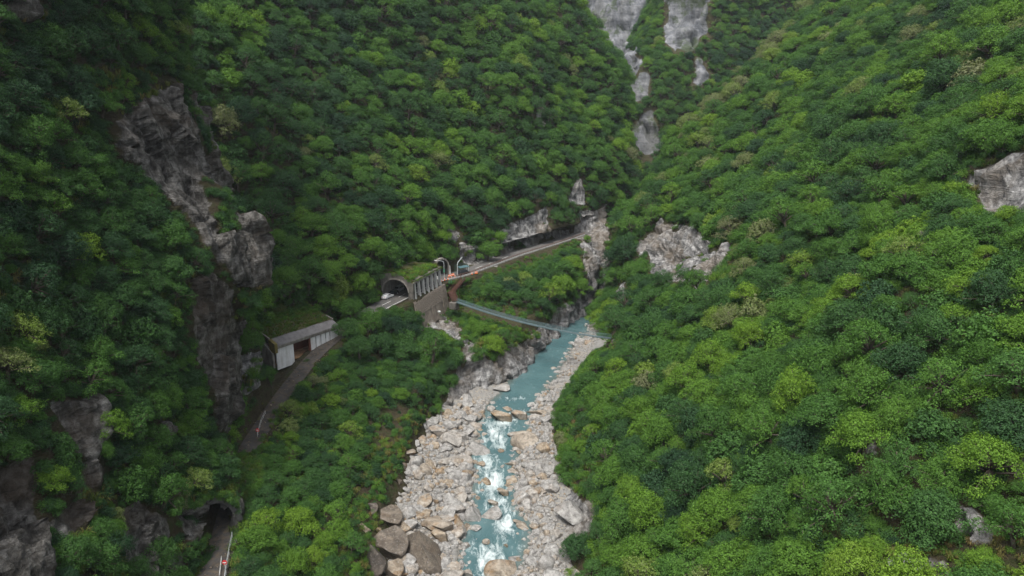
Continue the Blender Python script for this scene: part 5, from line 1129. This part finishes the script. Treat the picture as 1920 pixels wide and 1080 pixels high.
# cones and barriers
cone = MB().tube([(0, 0, .04), (0, 0, .75)], [.2, .04], 8).mesh('cone_body', M['orange']); cbase = MB().box((0, 0, .03), (.5, .5, .06)).mesh('base', M['rubber']); cband = MB().tube([(0, 0, .36), (0, 0, .52)], [.135, .098], 8).mesh('band', M['white_paint'])
for (u_, v_) in ((834, 526), (840, 525), (846, 522), (853, 520), (885, 515), (828, 528)):
    c = tag(empty('traffic_cone', at(u_, v_, z=22.05)), 'orange traffic cone on the road by the shelter and lamp', 'cone', 'cones at the road junction'); c.scale = (1.3, 1.3, 1.4); link('cone_body', cone, c); link('base', cbase, c); link('band', cband, c)
for (u_, v_, lab) in ((843, 519, 'orange plastic barrier by the tunnel mouth'), (893, 513, 'orange plastic barrier beyond the shelter'), (849, 517, 'orange barrier next to the shelter post')):
    c = tag(empty('road_barrier', at(u_, v_, z=22.04), .7), lab, 'barrier'); c.scale = (.75, .75, .75); mb = MB(); hexa(mb, [(-.8, -.3, 0), (.8, -.3, 0), (.8, .3, 0), (-.8, .3, 0)], [(-.75, -.1, 1.0), (.75, -.1, 1.0), (.75, .1, 1.0), (-.75, .1, 1.0)]); mb.build('barrier_body', M['orange'], c, bevel=.04); MB().box((0, 0, .62), (1.58, .42, .18)).build('band', M['white_paint'], c)
for (u_, v_) in ((842, 531), (846, 530), (868, 526)):
    c = tag(empty('bollard', at(u_, v_, z=22.0)), 'dark green roadside bollard near the stairway top', 'bollard', 'bollards near the stairs'); MB().tube([(0, 0, 0), (0, 0, 1.35)], .12, 8).build('post', M['green_paint'], c); MB().tube([(0, 0, 1.35), (0, 0, 1.5)], [.15, .05], 8).build('cap', M['galvanised'], c)
tag(stone := link('white_sack', stone_mesh('white_sack', 333, 3, 7, .35), None, at(824, 584, Y=199)), 'crumpled white sack caught on the rock below the gallery', 'sack'); stone.scale = (.55, .3, .42); stone.data.materials.clear(); stone.data.materials.append(M['sheet'])
# --- abandoned road furniture
def pipe_rail(pix, zs, mat, label, post_h=1.0):
    P_ = [Vector(at(u_, v_, z=z)) for (u_, v_), z in zip(pix, zs)]; o = tag(empty('pipe_railing', tuple(P_[0])), label, 'railing'); Q = []
    for a, b in zip(P_[:-1], P_[1:]):
        n_ = max(1, int((b-a).length/1.6)); Q += [a+(b-a)*(k/n_) for k in range(n_)]
    Q.append(P_[-1]); pmx = MB().tube([(0, 0, -.4), (0, 0, post_h)], .045, 6).mesh('post', M[mat])
    for q in Q: link('post', pmx, o, tuple(q-P_[0]))
    for h in (post_h, post_h*.55): MB().tube([q-P_[0]+Vector((0, 0, h)) for q in Q], .035, 6).build('rail', M[mat], o)
pipe_rail([(498, 778), (490, 795), (483, 820)], (15.0, 14.7, 14.5), 'pipe', 'white pipe railing on the outer edge of the abandoned road')
pipe_rail([(436, 1008), (430, 1040), (424, 1075), (420, 1110)], (14.1, 14.0, 13.9, 13.8), 'galvanised', 'bluish pipe railing beside the cave mouth path')
pipe_rail([(416, 1050), (412, 1085)], (14.0, 13.9), 'pipe', 'short white railing beside the path to the cave', .7)
for (u_, v_, z_, lab) in ((484, 818, 14.4, 'small red round sign at the end of the white railing'), (423, 1070, 13.9, 'red and white round sign on the bluish railing')):
    c = tag(empty('road_sign', at(u_, v_, z=z_)), lab, 'sign'); MB().tube([(0, 0, -.3), (0, 0, 1.5)], .05, 6).build('post', M['galvanised'], c); MB().tube([(0, -.03, 1.4), (0, .03, 1.4)], .38, 16).build('disc', M['red'], c); MB().box((0, -.045, 1.4), (.5, .02, .14)).build('bar', M['white_paint'], c)
# ------------------------------------------------------------------ the air in the gorge
hz = MB().box((0, 560, 128), (1500, 1300, 300)).build('haze', None); tag(hz, 'thin bluish haze filling the gorge', 'haze', kind='stuff')
hm = bpy.data.materials.new('haze_air'); hm.use_nodes = True; hm.node_tree.nodes.clear(); ho = hm.node_tree.nodes.new('ShaderNodeOutputMaterial'); hv = hm.node_tree.nodes.new('ShaderNodeVolumePrincipled')
hv.inputs['Color'].default_value = (.80, .90, 1.0, 1); hv.inputs['Density'].default_value = .00008; hv.inputs['Anisotropy'].default_value = .2; hm.node_tree.links.new(hv.outputs[0], ho.inputs['Volume']); hz.data.materials.append(hm)
scatter_object('undergrowth', np.concatenate(pts), np.concatenate(kk), np.concatenate(sc), np.concatenate(ti), np.concatenate(ro), BUSH, 'tangled green undergrowth between the trees on all slopes', 'undergrowth')
scatter_object('wild_grass', np.concatenate(gp), np.concatenate(gk), np.concatenate(gs), np.concatenate(gt), np.concatenate(gr), TUFT, 'rough green and straw coloured grass on ledges, banks and roofs', 'grass')
